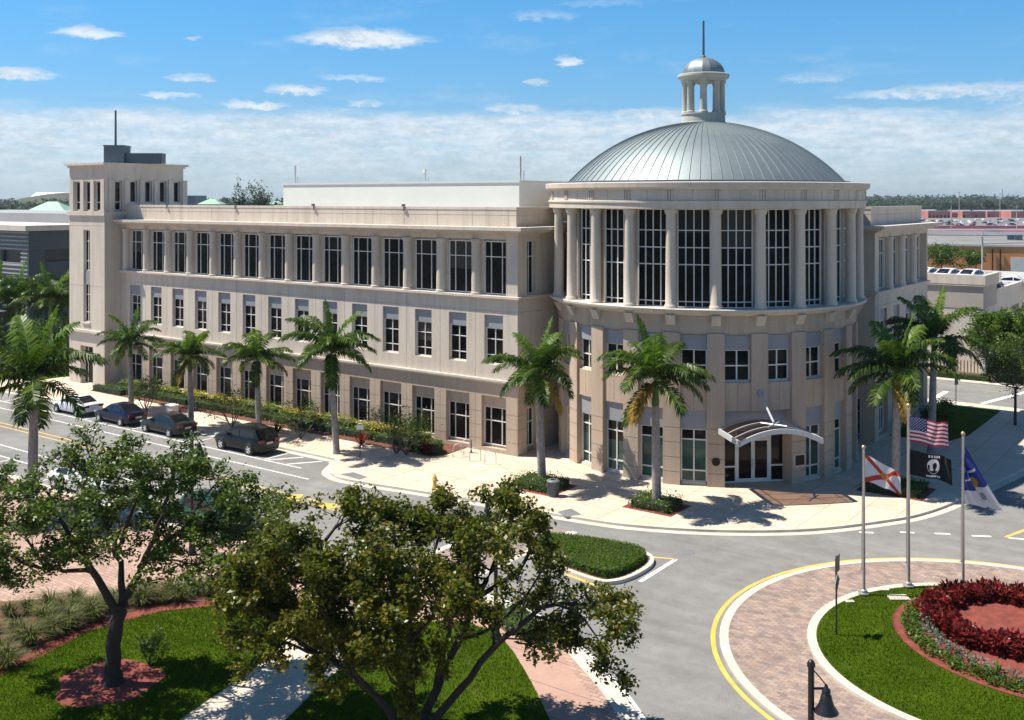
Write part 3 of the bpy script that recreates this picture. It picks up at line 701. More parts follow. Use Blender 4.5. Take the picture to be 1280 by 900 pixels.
dmb = MB(); dmb.box(-.49, -.39, -.06, .0, .14, 2.7); dmb.box(.39, .49, -.06, .0, .14, 2.7); dmb.box(-.39, .39, -.058, .0, .14, .36); dmb.box(-.39, .39, -.058, .0, 2.58, 2.7)
DMM = dmb.mesh('door', M['frame']); dg = MB(); dg.quad((-.39, -.02, .36), (.39, -.02, .36), (.39, -.02, 2.58), (-.39, -.02, 2.58)); DGM = dg.mesh('pane', M['glass_brown'])
DH = MB().tube([(0, -.05, 1.0), (0, -.13, 1.0), (0, -.13, 1.5), (0, -.05, 1.5)], .02, 6).mesh('handle', M['steel'])
ax, ay = math.cos(ERot), math.sin(ERot)
for sx in (-1, 1):
    d_ = link('door', DMM, B, (e0[0] + ax * .5 * sx, e0[1] + ay * .5 * sx, 0), (0, 0, ERot)); link('pane', DGM, d_); link('handle', DH, d_, (-.42 * sx, 0, 0))
# arched glass and steel canopy
cw, cr0, cr1 = 2.42, 9.72, 13.05
def cz(x): return 3.42 + .62 * (1 - (x / cw) ** 2)
NX = 20; xs = [-cw + 2 * cw * k / NX for k in range(NX + 1)]
mb = MB()
def rib(r, h, w, dz=0.0, m=0):
    for a, b in zip(xs, xs[1:]):
        za, zb = cz(a) + dz, cz(b) + dz
        mb.quad((a, -r - w, za), (b, -r - w, zb), (b, -r - w, zb + h), (a, -r - w, za + h)); mb.quad((b, -r + w, zb), (a, -r + w, za), (a, -r + w, za + h), (b, -r + w, zb + h))
        mb.quad((a, -r - w, za + h), (b, -r - w, zb + h), (b, -r + w, zb + h), (a, -r + w, za + h)); mb.quad((a, -r + w, za), (b, -r + w, zb), (b, -r - w, zb), (a, -r - w, za))
rib(cr1, .27, .05, -.10)
for r in (9.8, 10.9, 12.0): rib(r, .13, .035, -.02)
for x in (-cw, cw): mb.box(x - .06, x + .06, -cr1 + .06, -cr0, cz(cw) - .14, cz(cw) + .16)
CN = mb.build('canopy', M['steel'], B, loc=(RCX, RCY, 0), rot=(0, 0, ERot))
mb = MB()
for a, b in zip(xs, xs[1:]): mb.quad((a, -cr1 + .05, cz(a) + .04), (b, -cr1 + .05, cz(b) + .04), (b, -cr0, cz(b) + .04), (a, -cr0, cz(a) + .04))
def tinted():
    m, nt, b = newmat('bronze_tinted_glazing'); setin(b, Roughness=.08, **{'Base Color': (.02, .016, .013, 1)})
    tr = nt.nodes.new('ShaderNodeBsdfTransparent'); tr.inputs[0].default_value = (.55, .36, .22, 1)
    mx = nt.nodes.new('ShaderNodeMixShader'); mx.inputs[0].default_value = .52
    nt.links.new(b.outputs[0], mx.inputs[1]); nt.links.new(tr.outputs[0], mx.inputs[2]); nt.links.new(mx.outputs[0], nt.nodes['Material Output'].inputs[0]); return m
mb.build('canopy_glazing', tinted(), CN)
mb = MB(); zt = cz(0) + .16
mb.tube([(0, -9.93, 5.62), (0, -11.9, zt + .14)], .065, 8); mb.tube([(-.55, -11.35, zt), (.55, -12.45, zt)], .05, 6); mb.tube([(.55, -11.35, zt), (-.55, -12.45, zt)], .05, 6); mb.tube([(0, -11.9, zt - .1), (0, -11.9, zt + .2)], .07, 8)
mb.build('tie_rod', M['steel'], CN, 40)
mb = MB(); mb.tube([(0, -9.92, 5.62), (0, -10.0, 5.62)], .20, 20); mb.build('rosette', M['panel'], CN, 40)
for sx in (-1.9, 1.9): mb = MB(); mb.tube([(sx, -9.0, 3.35), (sx, -12.9, cz(sx) - .12)], .04, 6); mb.build('canopy_arm', M['steel'], CN)
mb = MB(); mb.tube([(0, -9.90, 1.62), (0, -9.97, 1.62)], .24, 28); mb.build('seal_plaque', M['bronze'], B, 40, loc=(RCX, RCY, 0), rot=(0, 0, R(-60 + 90)))
mb = MB(); mb.box(-.42, .42, -9.99, -9.90, 1.15, 1.92); sg = mb.build('notice_board', M['trim'], B, loc=(RCX, RCY, 0), rot=(0, 0, R(-30 + 90)))
mb = MB(); mb.box(-.33, .33, -10.0, -9.985, 1.24, 1.83); mb.build('board_face', M['bronze'], sg)

# ================================================================== ground, roads, pavements
def structure(name, mb, mat, smooth=None): return tag(mb.build(name, mat, None, smooth), kind='structure')
def catmull(pts, n=6, closed=False):
    P = [Vector((p[0], p[1], 0)) for p in pts]; out = []
    m = len(P)
    for i in range(m if closed else m - 1):
        p0, p1, p2, p3 = (P[(i - 1) % m], P[i], P[(i + 1) % m], P[(i + 2) % m]) if closed else (P[max(i - 1, 0)], P[i], P[i + 1], P[min(i + 2, m - 1)])
        for k in range(n):
            t = k / n
            out.append(.5 * ((2 * p1) + (p2 - p0) * t + (2 * p0 - 5 * p1 + 4 * p2 - p3) * t * t + (3 * p1 - p0 - 3 * p2 + p3) * t ** 3))
    if not closed: out.append(P[-1])
    return out
def offset(pts, d, closed=False):
    out = []; n = len(pts)
    for i in range(n):
        a = pts[(i - 1) % n] if (closed or i > 0) else pts[i]; b = pts[(i + 1) % n] if (closed or i < n - 1) else pts[i]
        t = (b - a); t = t.normalized() if t.length > 1e-9 else Vector((1, 0, 0))
        out.append(Vector((pts[i].x - t.y * d, pts[i].y + t.x * d, 0)))
    return out
def strip(mb, pts, d0, d1, z, closed=False, z0=None, m=0):
    """band between two offsets of a line, top at z; with z0 also its two side faces"""
    a, b = offset(pts, d0, closed), offset(pts, d1, closed); n = len(pts)
    for i in range(n if closed else n - 1):
        j = (i + 1) % n
        mb.quad((a[i].x, a[i].y, z), (b[i].x, b[i].y, z), (b[j].x, b[j].y, z), (a[j].x, a[j].y, z), m=m)
        if z0 is not None:
            mb.quad((a[i].x, a[i].y, z0), (a[i].x, a[i].y, z), (a[j].x, a[j].y, z), (a[j].x, a[j].y, z0), m=m)
            mb.quad((b[i].x, b[i].y, z), (b[i].x, b[i].y, z0), (b[j].x, b[j].y, z0), (b[j].x, b[j].y, z), m=m)
    return mb
def line(mb, p, q, w, z=.004):
    t = (q - p).normalized() * (w / 2); nx, ny = -t.y, t.x
    mb.quad((p.x - nx, p.y - ny, z), (q.x - nx, q.y - ny, z), (q.x + nx, q.y + ny, z), (p.x + nx, p.y + ny, z)); return mb
def circle(c, r, n=96): return [Vector((c[0] + r * math.cos(2 * math.pi * k / n), c[1] + r * math.sin(2 * math.pi * k / n), 0)) for k in range(n)]

g = MB(); g.quad((-9000, -3000, -.06), (9000, -3000, -.06), (9000, 14000, -.06), (-9000, 14000, -.06)); structure('ground', g, M['ground'])
g = MB(); g.quad((-130, 12, 0), (150, 12, 0), (150, 190, 0), (-130, 190, 0)); structure('road', g, M['asphalt'])
KH = .14
# --- pavement round the building
gut = [(-11.6, 64.3), (-11.2, 63.2), (-9.9, 61.9), (-4.2, 58.9), (3.3, 54.6), (6.5, 53.2), (10.7, 52.45), (15.3, 52.7), (20.0, 54.3), (22.3, 55.6), (24.6, 57.5), (27.5, 60.3), (31.7, 64.4), (36.2, 69.3)]
west = [W(-95, -7.4), W(-60, -7.4), W(-20, -7.4), W(-9.4, -7.4), W(-8.6, -7.8)]
east = [W(28.0, 23.4), W(26.4, 25.0), W(25.6, 25.6), W(25.6, 30), W(25.6, 35.6)]
curb = [Vector((p.x, p.y, 0)) for p in west[:-2]] + catmull([W(-9.4, -7.4), W(-8.6, -7.9), *[Vector((x, y, 0)) + Vector((.25 if i < 3 else 0.1, .42, 0)) for i, (x, y) in enumerate(gut)], W(28.0, 23.4), W(26.4, 25.0), W(25.6, 25.9)], 7) + catmull([W(25.6, 33.5), W(24.9, 35.6), W(22.8, 36.5)], 6) + [W(-60, 36.5), W(-95, 36.5)]
k = MB(); strip(k, curb, 0, .20, KH, z0=-.02); strip(k, curb, -.48, -.003, .010); structure('kerb', k, M['kerb'])
inner = offset(curb, .203)
g = MB(); g.prism(inner, None, KH - .004); structure('sidewalk', g, M['walk'])
# --- back street far side
k = MB(); far = [W(70, 47.2), W(20, 47.2), W(-95, 47.2)]; far = [Vector((p.x, p.y, 0)) for p in far]
g = MB(); g.prism([W(75, 47.2), W(-95, 47.2), W(-95, 95), W(75, 95)], 0, KH); structure('verge', g, M['concrete_path'])
g = MB(); strip(g, [W(75, 47.0), W(-95, 47.0)], -.9, .25, KH + .006, z0=0); structure('kerb', g, M['kerb'])
# east side of the right-hand street
g = MB(); g.prism([W(40.5, 12), W(39.5, 16), W(39.5, 44.5), W(41, 46), W(75, 46), W(75, 12)], -.02, KH); structure('sidewalk', g, M['walk'])

# --- pavement and park on the near side
near = [W(-95, -22.1), W(-60, -22.1), W(-20, -22.1), W(-3.2, -22.1)]
nb = catmull([W(-2.2, -22.1), W(-.9, -21.4), W(.3, -20.3), W(1.8, -20.0), W(8, -20.25), W(14.0, -20.4), Vector((1.55, 40.2, 0)), Vector((2.75, 37.2, 0)), Vector((3.55, 34.4, 0)), Vector((4.0, 31.0, 0)), Vector((4.1, 26.0, 0)), Vector((4.0, 12.0, 0))], 7)
nk = [Vector((p.x, p.y, 0)) for p in near] + nb
k = MB(); strip(k, nk, 0, -.20, KH, z0=-.02); strip(k, nk, .003, .55, .010); structure('kerb', k, M['kerb'])
ni = offset(nk, -.203)
g = MB(); g.prism(ni + [Vector((-60, 12, 0)), Vector((-130, 40, 0))], None, KH - .004); structure('plaza', g, M['plaza'])
k = MB(); strip(k, nb[28:], .58, .72, .014); structure('edge_line', k, M['whitepaint'])
def sheet(name, px, z, mat, curve=0, closed=True):
    pts = [at(x, y, KH) for x, y in px]
    if curve: pts = catmull(pts, curve, True)
    m = MB(); m.prism(pts, None, z); return structure(name, m, mat), pts
Z1 = KH + .004
_, lawn_a = sheet('lawn', [(-60, 870), (0, 842), (63, 811), (100, 792), (164, 773), (201, 764), (286, 756), (352, 762), (372, 782), (330, 826), (298, 850), (262, 874), (225, 900), (150, 958), (-150, 958)], Z1 + .004, M['lawn'])
_, lawn_b = sheet('lawn', [(357, 900), (397, 860), (432, 830), (486, 792), (520, 778), (575, 776), (622, 790), (644, 818), (665, 854), (687, 899), (712, 958), (300, 958)], Z1 + .004, M['lawn'])
sheet('path', [(225, 900), (262, 874), (298, 850), (330, 826), (372, 782), (400, 762), (470, 752), (520, 778), (486, 792), (432, 830), (397, 860), (357, 900), (300, 958), (150, 958)], Z1, M['concrete_path'])
sheet('sidewalk', [(628, 782), (646, 796), (692, 806), (722, 848), (757, 899), (798, 958), (712, 958), (687, 899), (665, 854), (644, 818), (622, 790)], Z1, M['pinkwalk'])
_, bed_grass = sheet('planting_bed', [(-60, 765), (0, 752), (130, 744), (274, 738), (330, 744), (352, 762), (286, 756), (201, 764), (164, 773), (100, 792), (63, 811), (0, 842), (-60, 870)], Z1, M['soil'])
m = MB(); e = [at(x, y, KH) for x, y in ((-60, 866), (0, 838), (63, 807), (100, 788), (164, 769), (201, 760), (286, 752), (350, 757))]; strip(m, catmull(e, 5), -.42, .22, Z1 + .008); structure('mulch_strip', m, M['mulch'])
c = at(137, 853, KH); m = MB(); rng = random.Random(4)
m.prism([Vector((c.x + (1.75 + .16 * math.sin(5 * a) + rng.uniform(-.06, .06)) * math.cos(a), c.y + (1.75 + .16 * math.cos(3 * a)) * math.sin(a), 0)) for a in [2 * math.pi * q / 48 for q in range(48)]], None, Z1 + .012); structure('mulch_ring', m, M['mulch'])
sheet('planting_bed', [(640, 764), (660, 775), (690, 802), (660, 800), (634, 792), (616, 778)], Z1 + .012, M['soil'])
sheet('planting_bed', [(296, 690), (352, 678), (372, 690), (350, 704), (300, 704)], Z1 + .012, M['soil'])

# --- bed along the long wing
m = MB(); m.prism([W(-44, -3.3), W(-4.6, -3.35), W(-4.1, -2.6), W(-4.2, -.05), W(-44, -.05)], None, KH + .03); structure('planting_bed', m, M['bed_soil'])
m = MB(); m.prism([W(-95, -3.0), W(-52.5, -3.0), W(-51.5, 20), W(-95, 20)], None, KH + .02); structure('lawn', m, M['lawn'])
m = MB(); m.prism([W(17.75, 20.5), W(21.5, 20.8), W(22.3, 24), W(22.3, 34.5), W(17.75, 34.5)], None, KH + .02); structure('lawn', m, M['lawn'])

# --- roundabout
O = (18.5, 38.2)
m = MB(); strip(m, circle(O, 10.92), -.09, .09, .006, True); structure('edge_line', m, M['yellowpaint'])
m = MB(); strip(m, circle(O, 10.50), -.17, .17, .075, True, 0); strip(m, circle(O, 7.20), -.17, .17, .17, True, 0); structure('kerb', m, M['kerb'])
m = MB(); strip(m, circle(O, 8.85), -1.475, 1.475, .070, True); structure('apron', m, M['apron'])
m = MB(); m.prism(circle(O, 7.03), None, .16); structure('lawn', m, M['lawn'])
BC = (19.75, 41.0); BB = (20.5, 39.5)
bed = [Vector((BB[0] + (5.62 + .10 * math.sin(3 * a)) * math.cos(a), BB[1] + (5.62 + .1 * math.cos(4 * a)) * math.sin(a), 0)) for a in [2 * math.pi * q / 64 for q in range(64)]]
bed = [p for p in bed]
m = MB(); m.prism([Vector((O[0], O[1], 0)) + (p - Vector((O[0], O[1], 0))) * min(1.0, 6.75 / max(.01, (p - Vector((O[0], O[1], 0))).length)) for p in bed], None, .185); structure('planting_bed', m, M['mulch'])
for px, py, s in ((1123, 746, .42), (1105, 736, .2), (1062, 751, .18), (1166, 736, .2)):
    p = at(px, py, .2); m = MB(); m.box(p.x - s, p.x + s, p.y - s * .7, p.y + s * .7, .10, .20); structure('ground_slab', m, M['kerb'])
# --- splitter islands and crossing
def island(name, pts, cv=5):
    P = catmull([Vector((x, y, 0)) for x, y in pts], cv, True)
    ar = sum(P[i].x * P[(i + 1) % len(P)].y - P[(i + 1) % len(P)].x * P[i].y for i in range(len(P)))
    if ar < 0: P.reverse()
    k = MB(); strip(k, P, 0, .26, .17, True, -.02); structure('kerb', k, M['kerb'])
    m = MB(); m.prism(offset(P, .262, True), None, .16); structure('planting_bed', m, M['soil']); return P
isl_a = island('a', [(1.0, 51.0), (2.2, 51.75), (5.5, 50.35), (6.55, 49.3), (6.5, 48.0), (5.5, 46.5), (4.5, 45.75), (3.6, 45.95), (1.7, 47.95), (.75, 49.6)])
isl_b = island('b', [(W(7.2, -12.9).x, W(7.2, -12.9).y), (W(7.4, -15.4).x, W(7.4, -15.4).y), (W(4, -15.3).x, W(4, -15.3).y), (W(1, -14.6).x, W(1, -14.6).y), (W(.5, -14.2).x, W(.5, -14.2).y), (W(3, -13.5).x, W(3, -13.5).y)])
m = MB()
a_, b_, c_ = at(812, 696), at(845, 699), at(800, 727)
line(m, b_, c_, .22); line(m, W(7.0, -10.9), W(7.0, -12.6), .3); line(m, W(11.1, -10.3), W(11.1, -12.2), .3); structure('road_marking', m, M['whitepaint'])
m = MB(); line(m, a_, b_, .16); line(m, at(683, 709), at(745, 732), .14); line(m, at(668, 700), at(683, 709), .14); structure('road_marking', m, M['yellowpaint'])
m = MB(); m.quad(W(7.5, -10.4, .004), W(10.7, -10.4, .004), W(10.7, -19.6, .004), W(7.5, -19.6, .004)); structure('crosswalk', m, M['crossbrick'])
m = MB()
for u in (7.3, 10.9): line(m, W(u, -10.4), W(u, -19.6), .36, .0045)
structure('crosswalk_band', m, M['kerb'])
# right-hand street crossing and splitter
m = MB(); m.quad(W(28.9, 20.0, .004), W(40.3, 20.0, .004), W(40.3, 23.2, .004), W(28.9, 23.2, .004)); structure('crosswalk', m, M['crossbrick'])
m = MB()
for v in (19.8, 23.4): line(m, W(28.9, v), W(40.3, v), .36, .0045)
structure('crosswalk_band', m, M['kerb'])
m = MB(); t0, t1, t2 = at(1257, 671.5), at(1282, 662), at(1300, 676); line(m, t0, t1, .2); structure('road_marking', m, M['yellowpaint'])
m = MB(); line(m, t0 + Vector((.1, -.1, 0)), t2, .2)
for px, py, ln in ((1083, 665.4, 18), (1134, 665.4, 18), (1178, 667, 20), (1227, 670, 24)): line(m, at(px - ln / 2, py - .2), at(px + ln / 2, py + .6), .2)
structure('road_marking', m, M['whitepaint'])
isl_c = island('c', [(27.2, 54.3), (28.4, 53.6), (31.5, 56.2), (33.0, 58.6), (32.0, 58.8), (29.6, 57.0)])
# --- long street markings
m = MB()
for v in (-11.5, -18.0): line(m, W(-95, v), W(-7.3 if v > -12 else -3.5, v), .13)
line(m, W(-95, -10.0), W(-9.6, -10.0), .13); line(m, W(-95, -19.6), W(-3.0, -19.6), .13)
for u in (-13.2, -20.9, -28.0, -34.0, -40.0, -46): line(m, W(u, -7.95), W(u, -9.93), .12)
line(m, W(-12.9, -9.9), W(-11.6, -8.0), .2); line(m, W(-11.1, -9.9), W(-9.8, -8.0), .2)
for u in (-6.6, -13.0, -20, -26.5): line(m, W(u, -19.7), W(u, -21.5), .12)
structure('road_marking', m, M['whitepaint'])
m = MB()
for v in (-14.35, -14.95): line(m, W(-95, v), W(.2, v), .13)
structure('road_marking', m, M['yellowpaint'])
m = MB()
for px, py in ((368, 621), (411, 632.5)):
    p = at(px, py); m.box(p.x - .42, p.x + .42, p.y - .42, p.y + .42, .005, .012)
structure('road_marking', m, M['yellowpaint'])
m = MB(); line(m, W(-60, 42), W(14.2, 42), .12); line(m, W(16.5, 37.6), W(16.5, 41.6), .5); line(m, W(20.3, 37.6), W(22.4, 46.2), .5); structure('road_marking', m, M['whitepaint'])
# tactile pads, entrance paving
m = MB(); m.prism([W(-5.9, -9.1), W(-4.4, -9.4), W(-4.4, -10.1), W(-6.2, -9.9)], None, KH + .004); structure('kerb_ramp', m, M['pad'])
m = MB(); m.prism([at(696, 640, KH), at(714, 635.5, KH), at(727, 643, KH), at(708, 646, KH)], None, KH + .004); structure('kerb_ramp', m, M['pad'])
m = MB(); cr_ = [Vector((*[q for q in (C0 + DU * (RCX + 11.05 * math.cos(R(t))) + DV * (RCY + 11.05 * math.sin(R(t))))], 0)) for t in range(-140, 51, 5)]
strip(m, cr_, -.02, .02, KH + .001); cr2 = [Vector((*[q for q in (C0 + DU * (RCX + 14.6 * math.cos(R(t))) + DV * (RCY + 14.6 * math.sin(R(t))))], 0)) for t in range(-125, -90, 5)]
strip(m, cr2, -.02, .02, KH + .001); structure('pavement_joint', m, surf('joint', (.34, .26, .20), .9))

# ================================================================== vegetation
def mesh_np(name, V, F, mats, mi=None):
    me = bpy.data.meshes.new(name); V = np.asarray(V, 'f4'); F = np.asarray(F, 'i4')
    me.vertices.add(len(V)); me.vertices.foreach_set('co', V.ravel())
    n = F.shape[1]; me.loops.add(F.size); me.loops.foreach_set('vertex_index', F.ravel())
    me.polygons.add(len(F)); me.polygons.foreach_set('loop_start', np.arange(0, F.size, n, dtype='i4'))
    for mt in (mats if isinstance(mats, (list, tuple)) else [mats]): me.materials.append(mt)
    if mi is not None: me.polygons.foreach_set('material_index', np.asarray(mi, 'i4'))
    me.update(calc_edges=True); me.validate(); return me
def leaf_arrays(C, length, width, rng, up=.35, lvar=.35, out=None, outk=0.0):
    """pointed, slightly folded leaves (two triangles-worth quads) at centres C"""
    n = len(C); d = rng.normal(size=(n, 3)); d[:, 2] *= .6
    if out is not None: d += out * outk
    d /= np.linalg.norm(d, axis=1)[:, None]
    nm = rng.normal(size=(n, 3)); nm[:, 2] += up * 3
    s = np.cross(d, nm); s /= np.linalg.norm(s, axis=1)[:, None] + 1e-9
    L = (length * (1 + lvar * rng.uniform(-1, 1, n)))[:, None]; w = L * (width / length) * .5
    up_ = np.cross(s, d); fold = up_ * w * .35
    V = np.stack([C - d * L * .5, C + s * w + fold - d * L * .05, C + d * L * .5, C - s * w + fold - d * L * .05], 1).reshape(-1, 3)
    return V, np.arange(4 * n).reshape(n, 4)
def leaf_mesh(name, C, length, width, mat, seed=0, **k):
    V, F = leaf_arrays(np.asarray(C, float), length, width, np.random.default_rng(seed), **k); return mesh_np(name, V, F, mat)

# ---- broadleaf trees: limbs by hand, branching grown from them, leaves in clumps at the twigs
class Tree:
    def __init__(s, seed, lim=None): s.r = random.Random(seed); s.mb = MB(); s.tw = []; s.lim = lim
    def jit(s, k): return Vector((s.r.uniform(-k, k), s.r.uniform(-k, k), s.r.uniform(-k, k)))
    def limb(s, pts, r0, r1, sub=3, jit=.05, n=7):
        P = [Vector(p) for p in pts]; out = []
        for i in range(len(P) - 1):
            p0, p1, p2, p3 = P[max(i - 1, 0)], P[i], P[i + 1], P[min(i + 2, len(P) - 1)]
            for k in range(sub):
                t = k / sub; out.append(.5 * ((2 * p1) + (p2 - p0) * t + (2 * p0 - 5 * p1 + 4 * p2 - p3) * t * t + (3 * p1 - p0 - 3 * p2 + p3) * t ** 3))
        out.append(P[-1])
        out = [p + (s.jit(jit) if 0 < i < len(out) - 1 else Vector()) for i, p in enumerate(out)]
        rad = [r0 + (r1 - r0) * (i / (len(out) - 1)) ** .85 for i in range(len(out))]
        s.mb.tube(out, rad, n); return out, rad
    def grow(s, p, d, ln, r, depth, up=.12, flat=0.0, spread=.65, kids=(2, 3)):
        d = d.normalized(); pts = [p]; q = p.copy(); dd = d.copy(); n = 4
        for k in range(n):
            dd = (dd + s.jit(.22) + Vector((0, 0, up * .3))).normalized()
            if flat: dd.z *= (1 - flat); dd.normalize()
            q = q + dd * (ln / n)
            if s.lim and not s.lim(q): break
            pts.append(q.copy())
        n = len(pts) - 1
        if n < 2: return
        r1 = max(.006, r * .55); s.mb.tube(pts, [r + (r1 - r) * i / n for i in range(n + 1)], 5 if depth > 1 else 4, cap=False)
        if depth <= 1: s.tw += [(pts[k], .55 + .15 * k) for k in range(1, n + 1)]
        elif depth == 2: s.tw += [(pts[k], .5) for k in range(2, n + 1)]
        if depth > 0 and n == 4:
            for k in range(s.r.randint(*kids)):
                i = s.r.choice((2, 3, 4)) if k else 4
                nd = (dd + s.jit(1.0) * spread * 1.35 + Vector((0, 0, up))).normalized()
                s.grow(pts[i], nd, ln * s.r.uniform(.62, .85), r1, depth - 1, up, flat, spread, kids)
    def leaves(s, name, mat, per, sigma, length, width, seed, **k):
        rng = np.random.default_rng(seed); C = []
        for p, w in s.tw:
            m = max(1, int(per * w * rng.uniform(.5, 1.4))); C.append(np.array(p) + rng.normal(size=(m, 3)) * sigma * np.array([1, 1, .8]))
        C = np.concatenate(C); return leaf_mesh(name, C, length, width, mat, seed, **k), len(C)

# live oak at the left: one trunk, spreading flat crown
T = Tree(21); base = at(141, 854, KH); YB = base.y
OAK_TOP = [(-90, 640), (-40, 590), (0, 562), (60, 540), (110, 533), (160, 530), (220, 542), (255, 568), (290, 592), (330, 612), (360, 640), (372, 760)]
OLV_TOP = [(272, 760), (285, 700), (315, 655), (350, 630), (400, 617), (470, 620), (525, 645), (545, 625), (620, 613), (672, 625), (695, 672), (712, 735), (760, 745), (795, 752), (803, 830)]
OLV_LOW = [(272, 772), (325, 808), (360, 838), (400, 862), (440, 900), (470, 960), (560, 960), (620, 850), (700, 800), (803, 860)]
def crown_limit(top, base, low=None):
    xs_ = [(p - 640) * base.y / FOC - base.x for p, _ in top]; zs_ = [CAM_H - KH - (q - HOR) * base.y / FOC for _, q in top]
    if low:
        xl = [(p - 640) * base.y / FOC - base.x for p, _ in low]; zl = [CAM_H - KH - (q - HOR) * base.y / FOC for _, q in low]
        return lambda p: xs_[0] < p.x < xs_[-1] and p.z < np.interp(p.x, xs_, zs_) - .12 * abs(p.y) and p.z > np.interp(p.x, xl, zl) + .12 * abs(p.y)
    return lambda p: xs_[0] < p.x < xs_[-1] and p.z < np.interp(p.x, xs_, zs_) - .12 * abs(p.y)
T.lim = crown_limit(OAK_TOP, base)
def L_(px, py, dy=0.0):
    Y = YB + dy; return Vector(((px - 640) * Y / FOC - base.x, dy, CAM_H - KH - (py - HOR) * Y / FOC))
tr, _ = T.limb([(0, 0, -.1), L_(141, 820), L_(147, 775), L_(151, 757)], .30, .21, n=10)
T.mb.tube([(0, 0, -.1), (0.01, 0, .12), (.02, 0, .4)], [.46, .36, .28], 10)
limbs = [([L_(149, 772), L_(128, 733, -.3), L_(108, 700, -.9), L_(88, 670, -1.6), L_(66, 635, -2.0)], .17, .05),
         ([L_(118, 715, -.6), L_(80, 712, -1.2), L_(40, 706, -1.8), L_(5, 690, -2.2)], .09, .03),
         ([L_(152, 757), L_(152, 715, .5), L_(142, 680, .8), L_(126, 630, 1.4), L_(118, 590, 1.6)], .14, .04),
         ([L_(155, 755), L_(172, 720, .4), L_(190, 690, .9), L_(222, 668, 1.4), L_(268, 650, 1.8), L_(312, 632, 2.2)], .17, .04),
         ([L_(175, 712, .5), L_(200, 655, .2), L_(210, 620, -.2), L_(216, 585, -.5)], .10, .03),
         ([L_(146, 690, .7), L_(165, 640, -.5), L_(176, 600, -1.2), L_(166, 575, -1.4)], .09, .03),
         ([L_(100, 685, -1.0), L_(60, 650, 0.2), L_(20, 612, .8), L_(-5, 590, 1.2)], .08, .03),
         ([L_(60, 712, -1.5), L_(30, 670, -.8), L_(-10, 650, .2)], .05, .02),
         ([L_(225, 667, 1.4), L_(258, 622, 1.0), L_(275, 600, .6)], .05, .02),
         ([L_(185, 700, .8), L_(215, 700, -.8), L_(250, 712, -1.8)], .05, .02),
         ([L_(222, 668, 1.4), L_(262, 680, .5), L_(300, 660, -.3), L_(345, 640, -.6)], .07, .025)]
for pts, r0, r1 in limbs:
    out, rad = T.limb(pts, r0, r1, jit=.06)
    m = len(out)
    for i in range(int(m * .40), m, 1):
        for _ in range(2):
            d = (out[i] - out[max(i - 2, 0)]).normalized() * .7 + T.jit(1.0) + Vector((0, 0, .15))
            T.grow(out[i], d, T.r.uniform(.6, 1.05), max(.016, rad[i] * .5), 2, .14, .25, .75)
    T.grow(out[-1], (out[-1] - out[-3]), 1.0, rad[-1], 2, .15, .2, .8)
oak = empty('oak_tree', base, 0, 'open green live oak in a ring of red mulch on the left park lawn', 'tree')
lm_, nl = T.leaves('oak_crown', M['oak_leaf'], 8.5, .12, .15, .08, 5, up=.5)
print('oak leaves', nl, 'twigs', len(T.tw))
T.mb.build('trunk', M['bark'], oak, 60); link('crown', lm_, oak)
